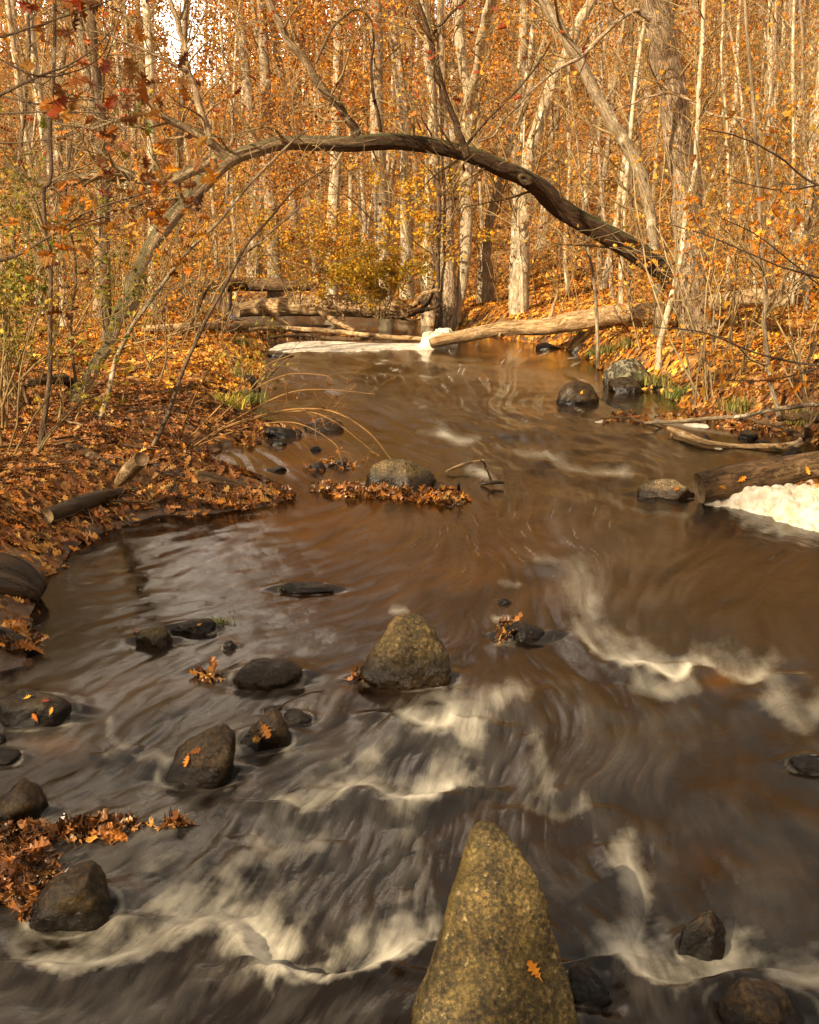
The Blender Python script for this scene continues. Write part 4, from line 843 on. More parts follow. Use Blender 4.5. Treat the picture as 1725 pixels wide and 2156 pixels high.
# ------------------------------------------------------------------ trees
def grow(T, p, d, ln, r0, lv, r_, tips, spread=.9, wob=.18, up=.12, kids=(5, 9), nmin=2, decay=.55, segs=None, sides=None, minr=.0016, maxlv=3):
    n = segs or (9, 7, 6, 5, 4)[min(lv, 4)]
    P = [np.array(p, float)]; d = np.array(d, float); d /= np.linalg.norm(d); D_ = [d]
    for i in range(n - 1):
        d = d + r_.normal(0, wob, 3) + np.array([0, 0, up]); d /= np.linalg.norm(d); P.append(P[-1] + d * ln / (n - 1)); D_.append(d)
    P = np.array(P); rr = np.maximum(r0 * (1 - np.linspace(0, 1, n) * .75), minr)
    T.add(P, rr, sides or (8, 5, 4, 3, 3)[min(lv, 4)])
    if lv >= maxlv:
        tips.append(P[-1]); tips.append(P[n // 2]); return
    k = r_.integers(kids[0], kids[1] + 1)
    for i in range(k):
        u = r_.uniform(.25, 1.0) if lv else r_.uniform(.3, 1.0); q = u * (n - 1); a = min(int(q), n - 2); f = q - a
        b = P[a] * (1 - f) + P[a + 1] * f; dd = D_[a]; side = r_.normal(0, 1, 3); side -= dd * (side @ dd); side /= np.linalg.norm(side)
        ang = r_.uniform(.5, 1.0) * spread; nd = dd * math.cos(ang) + side * math.sin(ang)
        rk = rr[a] * r_.uniform(.35, .6)
        grow(T, b, nd, ln * decay * r_.uniform(.6, 1.15) * (1.15 - u * .5), max(rk, minr), lv + 1, r_, tips, spread, wob * 1.15, up * .8, kids, nmin, decay, None, None, minr, maxlv)
def twigs_on(T, P, rr, r_, tips, count, ln, u0=.15, lv=1, maxlv=3, kids=(3, 5), up=.1, spread=1.1, minr=.0018):
    n = len(P)
    for i in range(count):
        u = r_.uniform(u0, 1); a = min(int(u * (n - 1)), n - 2); dd = P[a + 1] - P[a]; dd /= np.linalg.norm(dd) + 1e-9
        side = r_.normal(0, 1, 3); side -= dd * (side @ dd); side /= np.linalg.norm(side); ang = r_.uniform(.6, 1.0) * spread
        grow(T, P[a], dd * math.cos(ang) + side * math.sin(ang), ln * r_.uniform(.5, 1.3), min(rr[a] * .4, .02), lv, r_, tips, spread * .8, .2, up, kids, 2, .55, None, None, minr, maxlv)
def px_line(rows, Y, n=60, wob=0.0, seed=0):
    Y = np.interp(np.linspace(0, 1, len(rows)), np.linspace(0, 1, len(Y)), Y) if hasattr(Y, '__len__') else [Y] * len(rows)
    P, r = [], []
    for (px, py, w), y in zip(rows, Y):
        p = A(px, py, y); t = y / ray(px, py)[1]; P.append(p); r.append(w * t / F / 2)
    S = spline(np.column_stack([P, r]), n)
    if wob:
        s_ = np.linspace(0, 12, n)
        for a in range(3): S[:, a] += wob * S[:, 3].mean() * fbm(s_ + 31 * a, s_ * 0 + seed, None, seed + a, 3)
    return S[:, :3], np.maximum(S[:, 3], .002)
def tree(name, rows, Y, mat, label, limbs=(), ntw=20, twl=1.2, nleaf=0, pal='orange', lsize=.06, seed=0, sides=20, rough=.07, n=80, twigmat='twig', rs=7.0, wob=.6, base=True, cat='tree', group=None, T_leaf=STAR, u0=.15, flare=1.35, maxlv=3, up=.1, kids=(3, 5), droop=0.0, minr=.0018, u1=1.0):
    r_ = np.random.default_rng(seed + 900)
    P, rr = px_line(rows, Y, n, wob, seed)
    if base:   # trunk runs down into the ground with a flared foot
        g = H(P[0, 0:1], P[0, 1:2])[0]; dz = P[0, 2] - g
        ext = np.array([P[0] + [0, 0, -dz - .10], P[0] + [0, 0, -dz * .5]]) if dz > .05 else np.array([P[0] + [0, 0, -.15]])
        P = np.vstack([ext, P]); rr = np.concatenate([[rr[0] * flare] * len(ext), rr]); 
        k = min(8, len(rr) // 6 + 1); rr[:k] = np.maximum(rr[:k], rr[k] * np.linspace(flare, 1, k))
    o0 = np.array([P[0, 0], P[0, 1], P[0, 2]])
    e = empty(name, o0, label, cat, group)
    T = Tubes(); T.add(P, rr, sides); link('trunk', T.mesh('trunk', M[mat], o0, rough, rs, seed), e)
    K = Tubes(); tips = []
    nk = int(len(P) * u1); twigs_on(K, P[:nk], rr[:nk], r_, tips, ntw, twl, u0, maxlv=maxlv, up=up, kids=kids, minr=minr)
    for lr in limbs:
        rws, ly = lr[0], lr[1]; Pl, rl = px_line(rws, ly, 36, .8, seed + 7)
        T = Tubes(); T.add(Pl, rl, 14); link('limb', T.mesh('limb', M[mat], o0, rough, rs, seed), e)
        twigs_on(K, Pl, rl, r_, tips, lr[2] if len(lr) > 2 else 8, twl * .7, .1, maxlv=maxlv, up=up, kids=kids, minr=minr)
    if K.L: link('twigs', K.mesh('twigs', M[twigmat], o0), e)
    if nleaf and tips:
        tp = np.array(tips)[r_.integers(0, len(tips), nleaf)] + r_.normal(0, .07, (nleaf, 3)) - np.array([0, 0, droop])
        link('foliage', leaf_mesh('foliage', [leaf_arrays(tp, r_.uniform(.6, 1.2, nleaf) * lsize, T_leaf, pal, .0, None, seed)], M['leaf'], o0), e)
    return e
gb = lambda px, py: float(ground_at(px, py)[1])
# the great arch
yb, ya = gb(1468, 700) + .42, gb(152, 852)
arch = [(1462, 672, 52), (1440, 628, 52), (1400, 572, 46), (1350, 535, 45), (1290, 497, 43), (1235, 462, 41), (1180, 425, 43), (1140, 392, 41), (1100, 370, 36), (1040, 346, 36), (980, 328, 34), (920, 314, 34), (860, 300, 33), (800, 294, 34), (740, 293, 33), (680, 292, 31), (620, 298, 29), (560, 312, 28), (510, 325, 29), (475, 342, 36),
        (440, 372, 40), (410, 402, 36), (380, 440, 32), (345, 480, 32), (315, 522, 29), (293, 560, 27), (283, 590, 28), (282, 620, 34), (268, 645, 40), (252, 668, 30), (240, 700, 26), (218, 745, 28), (190, 785, 26), (165, 818, 28), (150, 855, 34)]
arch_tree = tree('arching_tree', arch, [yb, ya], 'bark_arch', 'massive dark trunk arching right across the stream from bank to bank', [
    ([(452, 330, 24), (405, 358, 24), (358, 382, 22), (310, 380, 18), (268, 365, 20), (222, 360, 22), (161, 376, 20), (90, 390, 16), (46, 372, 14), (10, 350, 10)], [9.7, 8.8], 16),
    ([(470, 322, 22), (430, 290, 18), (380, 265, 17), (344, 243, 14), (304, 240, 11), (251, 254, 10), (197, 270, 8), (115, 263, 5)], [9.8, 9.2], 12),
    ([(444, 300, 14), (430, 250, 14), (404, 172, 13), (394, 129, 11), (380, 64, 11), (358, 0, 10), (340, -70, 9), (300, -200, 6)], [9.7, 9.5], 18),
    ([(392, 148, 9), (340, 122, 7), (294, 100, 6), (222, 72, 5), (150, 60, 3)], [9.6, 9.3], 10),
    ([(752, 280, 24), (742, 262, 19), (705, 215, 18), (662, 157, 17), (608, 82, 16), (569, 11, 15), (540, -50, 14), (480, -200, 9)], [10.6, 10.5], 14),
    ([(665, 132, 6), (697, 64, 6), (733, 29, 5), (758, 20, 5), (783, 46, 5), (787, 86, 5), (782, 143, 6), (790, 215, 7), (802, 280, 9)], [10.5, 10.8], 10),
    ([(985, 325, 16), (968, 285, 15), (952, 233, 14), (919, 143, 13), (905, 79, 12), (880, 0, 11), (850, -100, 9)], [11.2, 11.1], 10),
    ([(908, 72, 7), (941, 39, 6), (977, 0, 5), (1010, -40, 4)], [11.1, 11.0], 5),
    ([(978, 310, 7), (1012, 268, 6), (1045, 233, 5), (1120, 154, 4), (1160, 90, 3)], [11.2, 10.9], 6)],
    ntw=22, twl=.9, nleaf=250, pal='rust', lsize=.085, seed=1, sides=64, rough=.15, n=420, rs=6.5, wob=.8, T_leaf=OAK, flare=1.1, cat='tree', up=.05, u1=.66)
def knot():
    ct = A(1106, 378, yb - 8 / 34 * (yb - ya) - .10); q = np.linspace(0, 2 * math.pi, 22); o0 = np.array(arch_tree.location)
    T = Tubes(); T.add(np.column_stack([ct[0] + .062 * np.cos(q), ct[1] + .01 * np.cos(q), ct[2] + .036 * np.sin(q) - .35 * .062 * np.cos(q)]), .026 + .006 * np.sin(q * 3), 10)
    k = link('knot', T.mesh('knot', M['bark_arch'], o0, .2, 20, 3), arch_tree)
    T = Tubes(); T.add(np.array([[ct[0], ct[1] - .004, ct[2]], [ct[0], ct[1] + .01, ct[2]], [ct[0], ct[1] + .05, ct[2]]]), [.050, .050, .04], 18, True); link('hollow', T.mesh('hollow', HOLE, o0), k)
HOLE = plain('knot_black', (.012, .007, .004)); knot()  # near-black plug set inside the knot ring
tree('ridged_tree', [(1468, 695, 74), (1466, 640, 69), (1460, 570, 65), (1452, 460, 63), (1444, 380, 60), (1433, 286, 58), (1418, 197, 58), (1404, 125, 60), (1393, 72, 60), (1379, 0, 56), (1362, -90, 52), (1340, -230, 40), (1330, -400, 27)], [gb(1468, 700), 12.2],
     'bark_brown', 'big ridged trunk on the right bank where the arching tree ends', [
     ([(1372, 40, 16), (1350, 28, 11), (1336, 25, 10), (1300, 46, 9), (1264, 79, 8), (1225, 118, 8), (1179, 143, 7), (1120, 190, 6), (1091, 222, 5), (1063, 251, 5), (1041, 286, 4), (1009, 301, 3)], [12.1, 11.4], 14),
     ([(1425, 198, 8), (1400, 196, 7), (1350, 210, 4), (1290, 240, 2)], [12.2, 11.8], 4),
     ([(1434, 200, 5), (1500, 240, 5), (1560, 250, 4), (1640, 270, 3)], [12.1, 11.2], 8)], ntw=16, twl=1.6, nleaf=60, seed=2, sides=64, rough=.09, n=240, rs=11.0, wob=.3, u0=.3, flare=1.35)
tree('pale_sapling', [(1388, 778, 15), (1390, 734, 13), (1400, 677, 13), (1418, 612, 12), (1436, 526, 11), (1447, 430, 11), (1465, 340, 10), (1468, 250, 10), (1470, 179, 10), (1476, 107, 9), (1481, 0, 9), (1486, -120, 7)], [gb(1388, 782), 11.6],
     'bark_smooth', 'slim smooth pale tree crossing in front of the ridged trunk', ntw=26, twl=1.2, nleaf=150, pal='bright', seed=3, n=90, rough=.03)
BG = 'mature trees across the far bank'
tree('forked_tree', [(960, 684, 30), (963, 655, 22), (971, 612, 23), (977, 541, 25), (983, 470, 26), (985, 394, 28), (987, 310, 28), (989, 260, 30), (988, 222, 28), (980, 180, 20), (969, 72, 21), (962, 0, 20), (950, -100, 16), (930, -260, 10)], gb(960, 686),
     'bark_pale', 'pale tree forking into two stems, rooted beside the log above the foam heap', [([(990, 235, 18), (996, 180, 17), (1009, 107, 20), (1022, 50, 22), (1033, 0, 22), (1050, -90, 18), (1080, -260, 10)], [gb(960, 686), 17.5], 8)], ntw=14, twl=1.4, nleaf=200, pal='bright', seed=4, n=120, rough=.06, u0=.3)
tree('thin_tree', [(921, 692, 12), (922, 620, 11), (923, 540, 10), (924, 430, 9), (920, 286, 8), (914, 161, 7), (905, 60, 6), (895, -60, 5)], gb(921, 696), 'bark_dark', 'thin straight speckled dark trunk left of the forked tree', ntw=18, twl=1.0, nleaf=150, pal='gold', seed=5, n=70, rough=.06, u0=.25)
tree('mature_tree', [(900, 560, 26), (904, 470, 22), (909, 380, 22), (912, 270, 20), (905, 143, 18), (892, 0, 16), (880, -140, 12)], 21., 'bark_pale', 'pale background trunk just left of the thin speckled one', ntw=16, twl=2, nleaf=500, seed=6, group=BG, lsize=.09)
tree('mature_tree', [(946, 592, 28), (944, 500, 24), (940, 380, 23), (935, 250, 20), (930, 120, 17), (925, 0, 14), (915, -150, 10)], 20., 'bark_brown', 'brown background trunk between the speckled and the forked trees', ntw=16, twl=2, nleaf=500, seed=7, group=BG, lsize=.09)
tree('leaning_tree', [(1096, 592, 38), (1098, 540, 34), (1102, 480, 32), (1110, 400, 28), (1121, 322, 26), (1146, 222, 25), (1175, 150, 25), (1214, 64, 24), (1250, 0, 22), (1300, -100, 16), (1350, -240, 10)], 19., 'bark_pale', 'pale trunk leaning right behind the middle of the arch', [([(1185, 130, 14), (1240, 100, 9), (1262, 85, 6)], 19., 3)], ntw=16, twl=2, nleaf=300, seed=8, group=BG, n=90, lsize=.07, flare=1.15)
tree('leaning_tree', [(1392, 705, 25), (1391, 650, 22), (1388, 580, 22), (1378, 506, 23), (1370, 447, 24), (1350, 370, 25), (1315, 304, 26), (1290, 262, 26), (1250, 200, 25), (1214, 125, 24), (1186, 72, 23), (1143, 0, 22), (1090, -90, 18), (1000, -240, 10)], gb(1392, 708), 'bark_grey', 'crooked tree leaning left, its foot beside the ridged trunk', ntw=14, twl=1.6, nleaf=260, seed=9, n=110, rough=.07, u0=.3)
tree('mature_tree', [(1023, 575, 28), (1027, 483, 22), (1052, 376, 17), (1075, 300, 15), (1110, 200, 13), (1150, 80, 10)], 21., 'bark_grey', 'brownish trunk leaning slightly right between the forked and leaning trees', ntw=16, twl=2, nleaf=400, seed=10, group=BG, lsize=.09)
tree('mature_tree', [(1680, 615, 52), (1692, 520, 46), (1705, 440, 44), (1715, 350, 40), (1726, 250, 38), (1740, 100, 34), (1760, -60, 28), (1790, -240, 16)], gb(1680, 620), 'bark_pale', 'thick pale trunk at the right edge of the hillside', ntw=14, twl=1.8, nleaf=300, seed=11, group=BG, sides=30, n=100)
tree('mature_tree', [(226, 712, 26), (222, 640, 23), (220, 480, 22), (218, 340, 21), (215, 250, 20), (200, 107, 19), (190, 0, 17), (180, -130, 12), (170, -300, 7)], 14., 'bark_dark', 'upright dark trunk behind the left foot of the arch', ntw=22, twl=1.6, nleaf=300, pal='brown', seed=12, group=BG)
TH = 'slender trees on the banks'
SL = [  # rows, mat, label, pal, leaves
 ([(84, 952, 15), (93, 880, 13), (104, 809, 11), (106, 720, 10), (107, 541, 9), (95, 483, 9), (93, 405, 10), (107, 376, 9), (108, 268, 9), (114, 143, 8), (115, 0, 7), (118, -130, 5)], 'bark_dark', 'near upright sapling with a kink, rooted at the left of the leafy bank', 'brown', 120),
 ([(208, 888, 13), (229, 820, 11), (247, 752, 10), (286, 677, 9), (358, 577, 8), (401, 526, 7), (465, 462, 6), (537, 376, 6), (617, 297, 5), (650, 275, 3)], 'bark_grey', 'slim pale sapling slanting up to the right under the arch', 'brown', 20),
 ([(319, 946, 10), (358, 863, 9), (387, 777, 8), (430, 684, 7), (480, 594, 6), (512, 526, 6), (560, 470, 5), (620, 400, 4), (700, 345, 3)], 'bark_dark', 'slim dark sapling slanting right, rooted closest to the mud inlet', 'brown', 15),
 ([(390, 715, 6), (430, 623, 7), (470, 575, 6), (501, 548, 5), (570, 490, 4), (640, 430, 3)], 'bark_dark', 'dark leaning sapling near the far left corner of the pool', 'orange', 40),
 ([(1647, 900, 14), (1637, 863, 11), (1622, 791, 11), (1608, 684, 10), (1612, 630, 10), (1602, 500, 9), (1597, 394, 9), (1590, 286, 8), (1580, 143, 8), (1569, 0, 7), (1560, -120, 5)], 'bark_grey', 'slender near tree at right rooted above the driftwood', 'orange', 220),
 ([(1259, 774, 8), (1254, 612, 7), (1240, 530, 6), (1225, 400, 5), (1215, 300, 4), (1200, 180, 3)], 'bark_grey', 'thin stem rising from the corner of the upper pool', 'orange', 60),
 ([(1630, 640, 11), (1625, 560, 11), (1626, 394, 11), (1619, 250, 11), (1630, 143, 10), (1637, 0, 9), (1640, -140, 6)], 'bark_brown', 'brownish slender tree left of the thick right edge trunk', 'orange', 160),
 ([(1668, 650, 8), (1665, 480, 8), (1672, 322, 7), (1669, 179, 7), (1673, 20, 6), (1675, -120, 4)], 'bark_smooth', 'smooth slim tree close in front of the thick right edge trunk', 'orange', 120),
 ([(1592, 640, 9), (1583, 412, 8), (1572, 322, 7), (1554, 143, 6), (1522, 0, 5), (1500, -100, 4)], 'bark_smooth', 'slim tree curving left at the top, right of the pale sapling', 'orange', 120),
 ([(1325, 640, 9), (1327, 500, 8), (1333, 280, 7), (1329, 215, 7), (1332, 0, 6), (1335, -120, 4)], 'bark_dark', 'thin speckled dark trunk between the crooked and ridged trees', 'orange', 120),
 ([(1530, 650, 8), (1535, 500, 7), (1532, 300, 6), (1520, 120, 5), (1525, -60, 4)], 'bark_smooth', 'thin stem right of the ridged trunk', 'orange', 120),
 ([(1100, 662, 7), (1098, 560, 6), (1092, 470, 5), (1100, 350, 4), (1105, 250, 3)], 'bark_smooth', 'thin pale stem on the leafy slope above the fallen log', 'bright', 60),
 ([(1290, 630, 9), (1285, 540, 8), (1270, 430, 7), (1262, 300, 6), (1268, 150, 5), (1260, 0, 4)], 'bark_brown', 'brown stem on the slope left of the crooked tree', 'orange', 80),
 ([(262, 640, 11), (263, 537, 10), (265, 358, 9), (250, 179, 9), (233, 11, 8), (225, -120, 5)], 'bark_smooth', 'slim pale trunk seen through the left leg of the arch', 'orange', 160),
 ([(300, 640, 8), (305, 520, 7), (290, 400, 7), (280, 200, 6), (262, 0, 5)], 'bark_grey', 'grey stem close right of the slim pale trunk at left', 'orange', 120),
 ([(485, 640, 8), (483, 500, 8), (478, 400, 7), (490, 250, 7), (470, 120, 6), (460, -40, 4)], 'bark_smooth', 'pale speckled stem under the left shoulder of the arch', 'gold', 120),
 ([(545, 600, 14), (552, 400, 13), (560, 200, 12), (540, 60, 10), (520, -80, 8)], 'bark_grey', 'grey trunk behind the arch left of centre', 'orange', 200),
 ([(765, 600, 10), (768, 450, 10), (760, 300, 9), (770, 150, 8), (765, 0, 6)], 'bark_pale', 'faint pale trunk behind the olive bush', 'orange', 260),
 ([(1195, 620, 9), (1190, 500, 8), (1200, 350, 7), (1196, 200, 6), (1205, 40, 5)], 'bark_smooth', 'pale stem right of the leaning pale trunk', 'orange', 90),
 ([(1700, 660, 8), (1698, 500, 7), (1694, 322, 7), (1687, 0, 6)], 'bark_grey', 'grey stem overlapping the thick right edge trunk', 'orange', 90),
 ([(60, 860, 7), (40, 780, 6), (20, 700, 6), (-5, 620, 5)], 'bark_dark', 'dark stem leaning out at the far left edge', 'brown', 20),
 ([(165, 850, 6), (150, 700, 6), (160, 560, 5), (140, 420, 5), (150, 300, 4)], 'bark_dark', 'thin dark stem beside the root of the arching tree', 'olive', 60),
 ([(30, 700, 10), (28, 500, 9), (45, 300, 9), (60, 100, 8), (50, -60, 6)], 'bark_dark', 'dark trunk at the upper left edge', 'rust', 200)]
for i, (rw, mt, lb, pl, nl) in enumerate(SL):
    y = gb(rw[0][0], rw[0][1])
    tree('slender_tree', rw, y, mt, lb, ntw=9 if i < 4 else 16, twl=1.0, nleaf=int(nl * .55), pal=pl, seed=30 + i, sides=12, n=60, group=TH, lsize=.06, u0=.2, twigmat='twig_pale' if i % 2 else 'twig')

# leaning-in shrubs with several stems, each one thing
def shrub(name, base, stems, label, hgt, spread, seed, pal, nleaf, lsize=.06, mat='twig', group=None, r0=.009, T_leaf=STAR, lean=(0, 0), kids=(3, 5), maxlv=3, cat='shrub', droop=.02):
    r_ = np.random.default_rng(seed + 333); base = np.array(base, float)
    e = empty(name, base, label, cat, group); K = Tubes(); tips = []
    for i in range(stems):
        a = r_.random() * 6.28; d = np.array([math.cos(a) * spread + lean[0], math.sin(a) * spread + lean[1], 1.])
        grow(K, base + np.append(r_.normal(0, .06, 2), -.05), d, hgt * r_.uniform(.6, 1.1), r0 * r_.uniform(.7, 1.3), 1, r_, tips, .9, .14, .02, kids, 2, .5, 9, 6, .0016, maxlv)
    link('stems', K.mesh('stems', M[mat], base), e)
    if nleaf:
        tp = np.array(tips)[r_.integers(0, len(tips), nleaf)] + r_.normal(0, .045, (nleaf, 3)) - [0, 0, droop]
        link('foliage', leaf_mesh('foliage', [leaf_arrays(tp, r_.uniform(.6, 1.2, nleaf) * lsize, T_leaf, pal, .1, None, seed)], M['leaf'], base), e)
    return e
SH = 'shrubs along the stream'
def gz(px, py): g = ground_at(px, py); return g
shrub('green_shrub', A(20, 700, 8.2) * [1, 1, 0] + [0, 0, .4], 9, 'green-leaved bush at the left edge above the near bank', 1.7, .35, 1, ['green', 'olive', 'green'], 2300, .046, 'twig', SH, T_leaf=DIA)
shrub('green_shrub', A(-30, 760, 7.4) * [1, 1, 0] + [0, 0, .4], 8, 'greenish bush cut off by the left edge behind the near sapling', 1.5, .4, 2, ['green', 'olive'], 1300, .046, 'twig', SH, T_leaf=DIA)
shrub('olive_bush', A(800, 650, 18.5) * [1, 1, 0] + [0, 0, .35], 16, 'olive yellow leafy bush over the brush pile in the centre', 1.15, .65, 4, ['olive', 'gold'], 3600, .065, 'twig', SH, T_leaf=DIA)
shrub('olive_bush', A(740, 600, 21) * [1, 1, 0] + [0, 0, .5], 12, 'yellow leaved bush behind the central olive bush', 1.6, .6, 5, ['gold', 'orange', 'olive'], 2400, .07, 'twig', SH, T_leaf=DIA)
shrub('golden_sapling', A(890, 640, 20) * [1, 1, 0] + [0, 0, .6], 8, 'clear yellow leaved shrub left of the speckled trunk', 2.3, .35, 6, ['gold'], 1300, .08, 'twig', SH, T_leaf=DIA)
shrub('golden_sapling', A(620, 600, 20) * [1, 1, 0] + [0, 0, .5], 12, 'gold and green undergrowth behind the rotten log', 2.0, .55, 7, ['gold', 'olive', 'orange'], 2600, .065, 'twig', SH, T_leaf=DIA)
shrub('golden_sapling', A(420, 620, 18) * [1, 1, 0] + [0, 0, .5], 12, 'gold undergrowth bush at the left end of the rotten log', 1.7, .55, 8, ['gold', 'orange', 'olive'], 1500, .06, 'twig', SH, T_leaf=DIA)
for i, (px, py, n_, h_, sp, ln, pl, nl, l) in enumerate([
    (1483, 846, 11, 2.9, .16, (-.10, 0), 'bright', 130, 'clump of many thin upright stems on the right bank edge'),
    (1560, 800, 6, 2.2, .35, (.1, 0), 'orange', 520, 'orange leaved bush on the slope right of the stem clump'),
    (1500, 720, 6, 2.0, .4, (.1, 0), 'orange', 520, 'orange leaved bush by the foot of the ridged trunk'),
    (1690, 780, 6, 2.4, .4, (-.1, 0), 'orange', 420, 'thin twiggy orange bush at the right edge of the slope'),
    (1620, 700, 6, 2.2, .4, (-.1, 0), 'orange', 520, 'orange bush in the middle of the right hand slope'),
    (1400, 740, 5, 1.4, .4, (-.1, 0), 'orange', 90, 'sparse bush behind the lichen boulder'),
    (1180, 640, 5, 2.2, .3, (0, 0), 'bright', 150, 'airy bush on the slope above the fallen log'),
    (1050, 640, 6, 2.0, .35, (0, 0), 'bright', 260, 'orange bush between the forked tree and the slope'),
    (1710, 870, 4, 1.5, .5, (-.25, 0), 'bright', 30, 'bare twiggy bush leaning in from the right over the inlet'),
    (120, 900, 3, 1.0, .35, (0, 0), 'brown', 160, 'thin brown brush around the near sapling'),
    (330, 800, 6, 1.2, .35, (.1, 0), 'brown', 60, 'bare brush in the leaves right of the arching tree foot'),
    (300, 700, 4, 1.1, .4, (0, 0), 'orange', 70, 'bare brown brush between the two leaning saplings'),
    (420, 690, 8, 1.3, .4, (0, 0), 'orange', 160, 'brown brush behind the left bank edge'),
    (520, 830, 7, .7, .5, (.2, 0), 'olive', 180, 'low greenish brush overhanging the left bank edge'),
    (20, 850, 7, 1.8, .35, (0, 0), 'brown', 160, 'dense brown brush at the left edge of the bank'),
    (30, 960, 6, 1.2, .4, (.1, 0), 'olive', 160, 'low olive brush at the lower left of the bank')]):
    shrub('bush', gz(px, py), n_, l, h_, sp, 20 + i, pl, int(nl * .5), .06, 'twig_pale' if i in (0, 8, 3) else 'twig', SH, lean=ln, T_leaf=STAR, maxlv=3, kids=(2, 4))
# arching canes over the riffle
def canes():
    b = gz(392, 946); e = empty('arching_canes', b, 'spray of thin orange canes arching from the left bank over the water', 'shrub', SH); r_ = np.random.default_rng(8)
    T = Tubes(); tips = []
    CN = [[(392, 946, 5), (480, 898, 5), (561, 872, 4), (633, 861, 4), (705, 868, 4), (776, 910, 3), (826, 970, 2)], [(395, 948, 4), (470, 905, 4), (560, 876, 3), (640, 866, 3), (700, 885, 3), (760, 930, 2), (790, 955, 2)],
          [(380, 944, 4), (440, 880, 4), (500, 820, 3), (560, 770, 3), (620, 745, 2)], [(385, 945, 4), (450, 890, 3), (520, 830, 3), (600, 790, 3), (680, 790, 2), (700, 800, 2)], [(400, 944, 3), (500, 880, 3), (600, 830, 3), (680, 820, 2), (790, 830, 2)],
          [(375, 940, 4), (400, 860, 4), (440, 780, 3), (500, 700, 2)], [(410, 940, 3), (520, 900, 2), (620, 890, 2), (700, 930, 2), (720, 970, 2)]]
    y0 = float(b[1])
    for i, c in enumerate(CN):
        P, r = px_line(c, [y0, y0 - .25 - .12 * i], 40, 0, i); T.add(P, r, 7); twigs_on(T, P, r, r_, tips, 6, .22, .3, lv=2, maxlv=3, kids=(1, 3), up=-.1, minr=.0012)
    link('canes', T.mesh('canes', M['cane'], b), e)
    tp = np.array(tips)[r_.integers(0, len(tips), 60)]
    link('foliage', leaf_mesh('foliage', [leaf_arrays(tp, r_.uniform(.02, .05, 60), STAR, ['brown', 'litter'], 0, None, 5)], M['leaf'], b), e)
canes()

# oak boughs hanging in at the upper left, nearest the camera
def bough(name, lines, Y, label, nleaf, pal, seed, lsize=.095, ntw=9):
    r_ = np.random.default_rng(seed); b = A(lines[0][0][0], lines[0][0][1], Y); e = empty(name, b, label, 'branch', 'leafy boughs at upper left'); T = Tubes(); tips = []
    for l in lines:
        P, r = px_line(l, [Y, Y * .94], 30, .8, seed); T.add(P, r, 8); twigs_on(T, P, r, r_, tips, ntw, .30, .1, lv=2, maxlv=3, kids=(2, 4), up=-.02, minr=.0012)
    link('stems', T.mesh('stems', M['bark_dark'], b), e)
    tp = np.array(tips)[r_.integers(0, len(tips), nleaf)] + r_.normal(0, .03, (nleaf, 3))
    link('foliage', leaf_mesh('foliage', [leaf_arrays(tp, r_.uniform(.6, 1.15, nleaf) * lsize, OAK, pal, 0.0, None, seed, (-1.2, 1.6))], M['leaf'], b), e)
bough('oak_bough', [[(-300, 120, 8), (-60, 90, 7), (60, 60, 5), (150, 30, 4), (260, -10, 3)], [(-60, 90, 5), (80, 160, 4), (200, 130, 3), (240, 60, 2)]], 4.6, 'leafy bough of curled brown leaves in the top left corner', 42, ['rust', 'brown', 'litter'], 71)
bough('oak_bough', [[(-300, 330, 9), (-80, 240, 7), (60, 170, 6), (160, 130, 4), (240, 60, 3)], [(0, 200, 4), (90, 220, 4), (180, 210, 3), (230, 230, 2)]], 5.2, 'dark slanting bough with big curled leaves below the corner one', 26, ['rust', 'brown', 'litter'], 72)
bough('oak_bough', [[(-200, 560, 7), (0, 548, 6), (100, 500, 5), (200, 440, 4), (330, 400, 3)], [(100, 500, 4), (180, 470, 3), (300, 430, 2), (380, 385, 2)]], 6.0, 'bough thick with dry brown leaves in front of the arching trunk', 150, ['brown', 'litter', 'orange'], 73, .085, 20)
bough('oak_bough', [[(-200, 260, 5), (0, 240, 4), (120, 235, 4), (240, 240, 2)], [(-100, 300, 4), (40, 300, 3), (180, 270, 2), (250, 170, 2)]], 5.6, 'nearly bare thin bough crossing level at the left', 18, ['brown', 'green'], 74)
bough('oak_bough', [[(1900, 420, 6), (1725, 390, 5), (1640, 330, 4), (1560, 290, 3), (1480, 270, 2)], [(1725, 390, 4), (1640, 400, 3), (1540, 380, 2)]], 7.5, 'thin bare bough reaching in from the right edge', 20, ['bright'], 75)
bough('oak_bough', [[(1900, 640, 6), (1725, 585, 5), (1640, 560, 4), (1500, 500, 3), (1400, 470, 2)], [(1725, 600, 4), (1600, 500, 3), (1520, 460, 2)]], 8.5, 'thin dark bough sloping in from the right above the slope', 70, ['orange'], 76, .08)
bough('oak_bough', [[(1950, 790, 6), (1725, 770, 5), (1600, 745, 4), (1480, 700, 3), (1380, 690, 2)], [(1725, 775, 4), (1620, 800, 3), (1500, 800, 2)]], 8.0, 'low bare bough over the right bank', 60, ['orange', 'bright'], 77, .08)

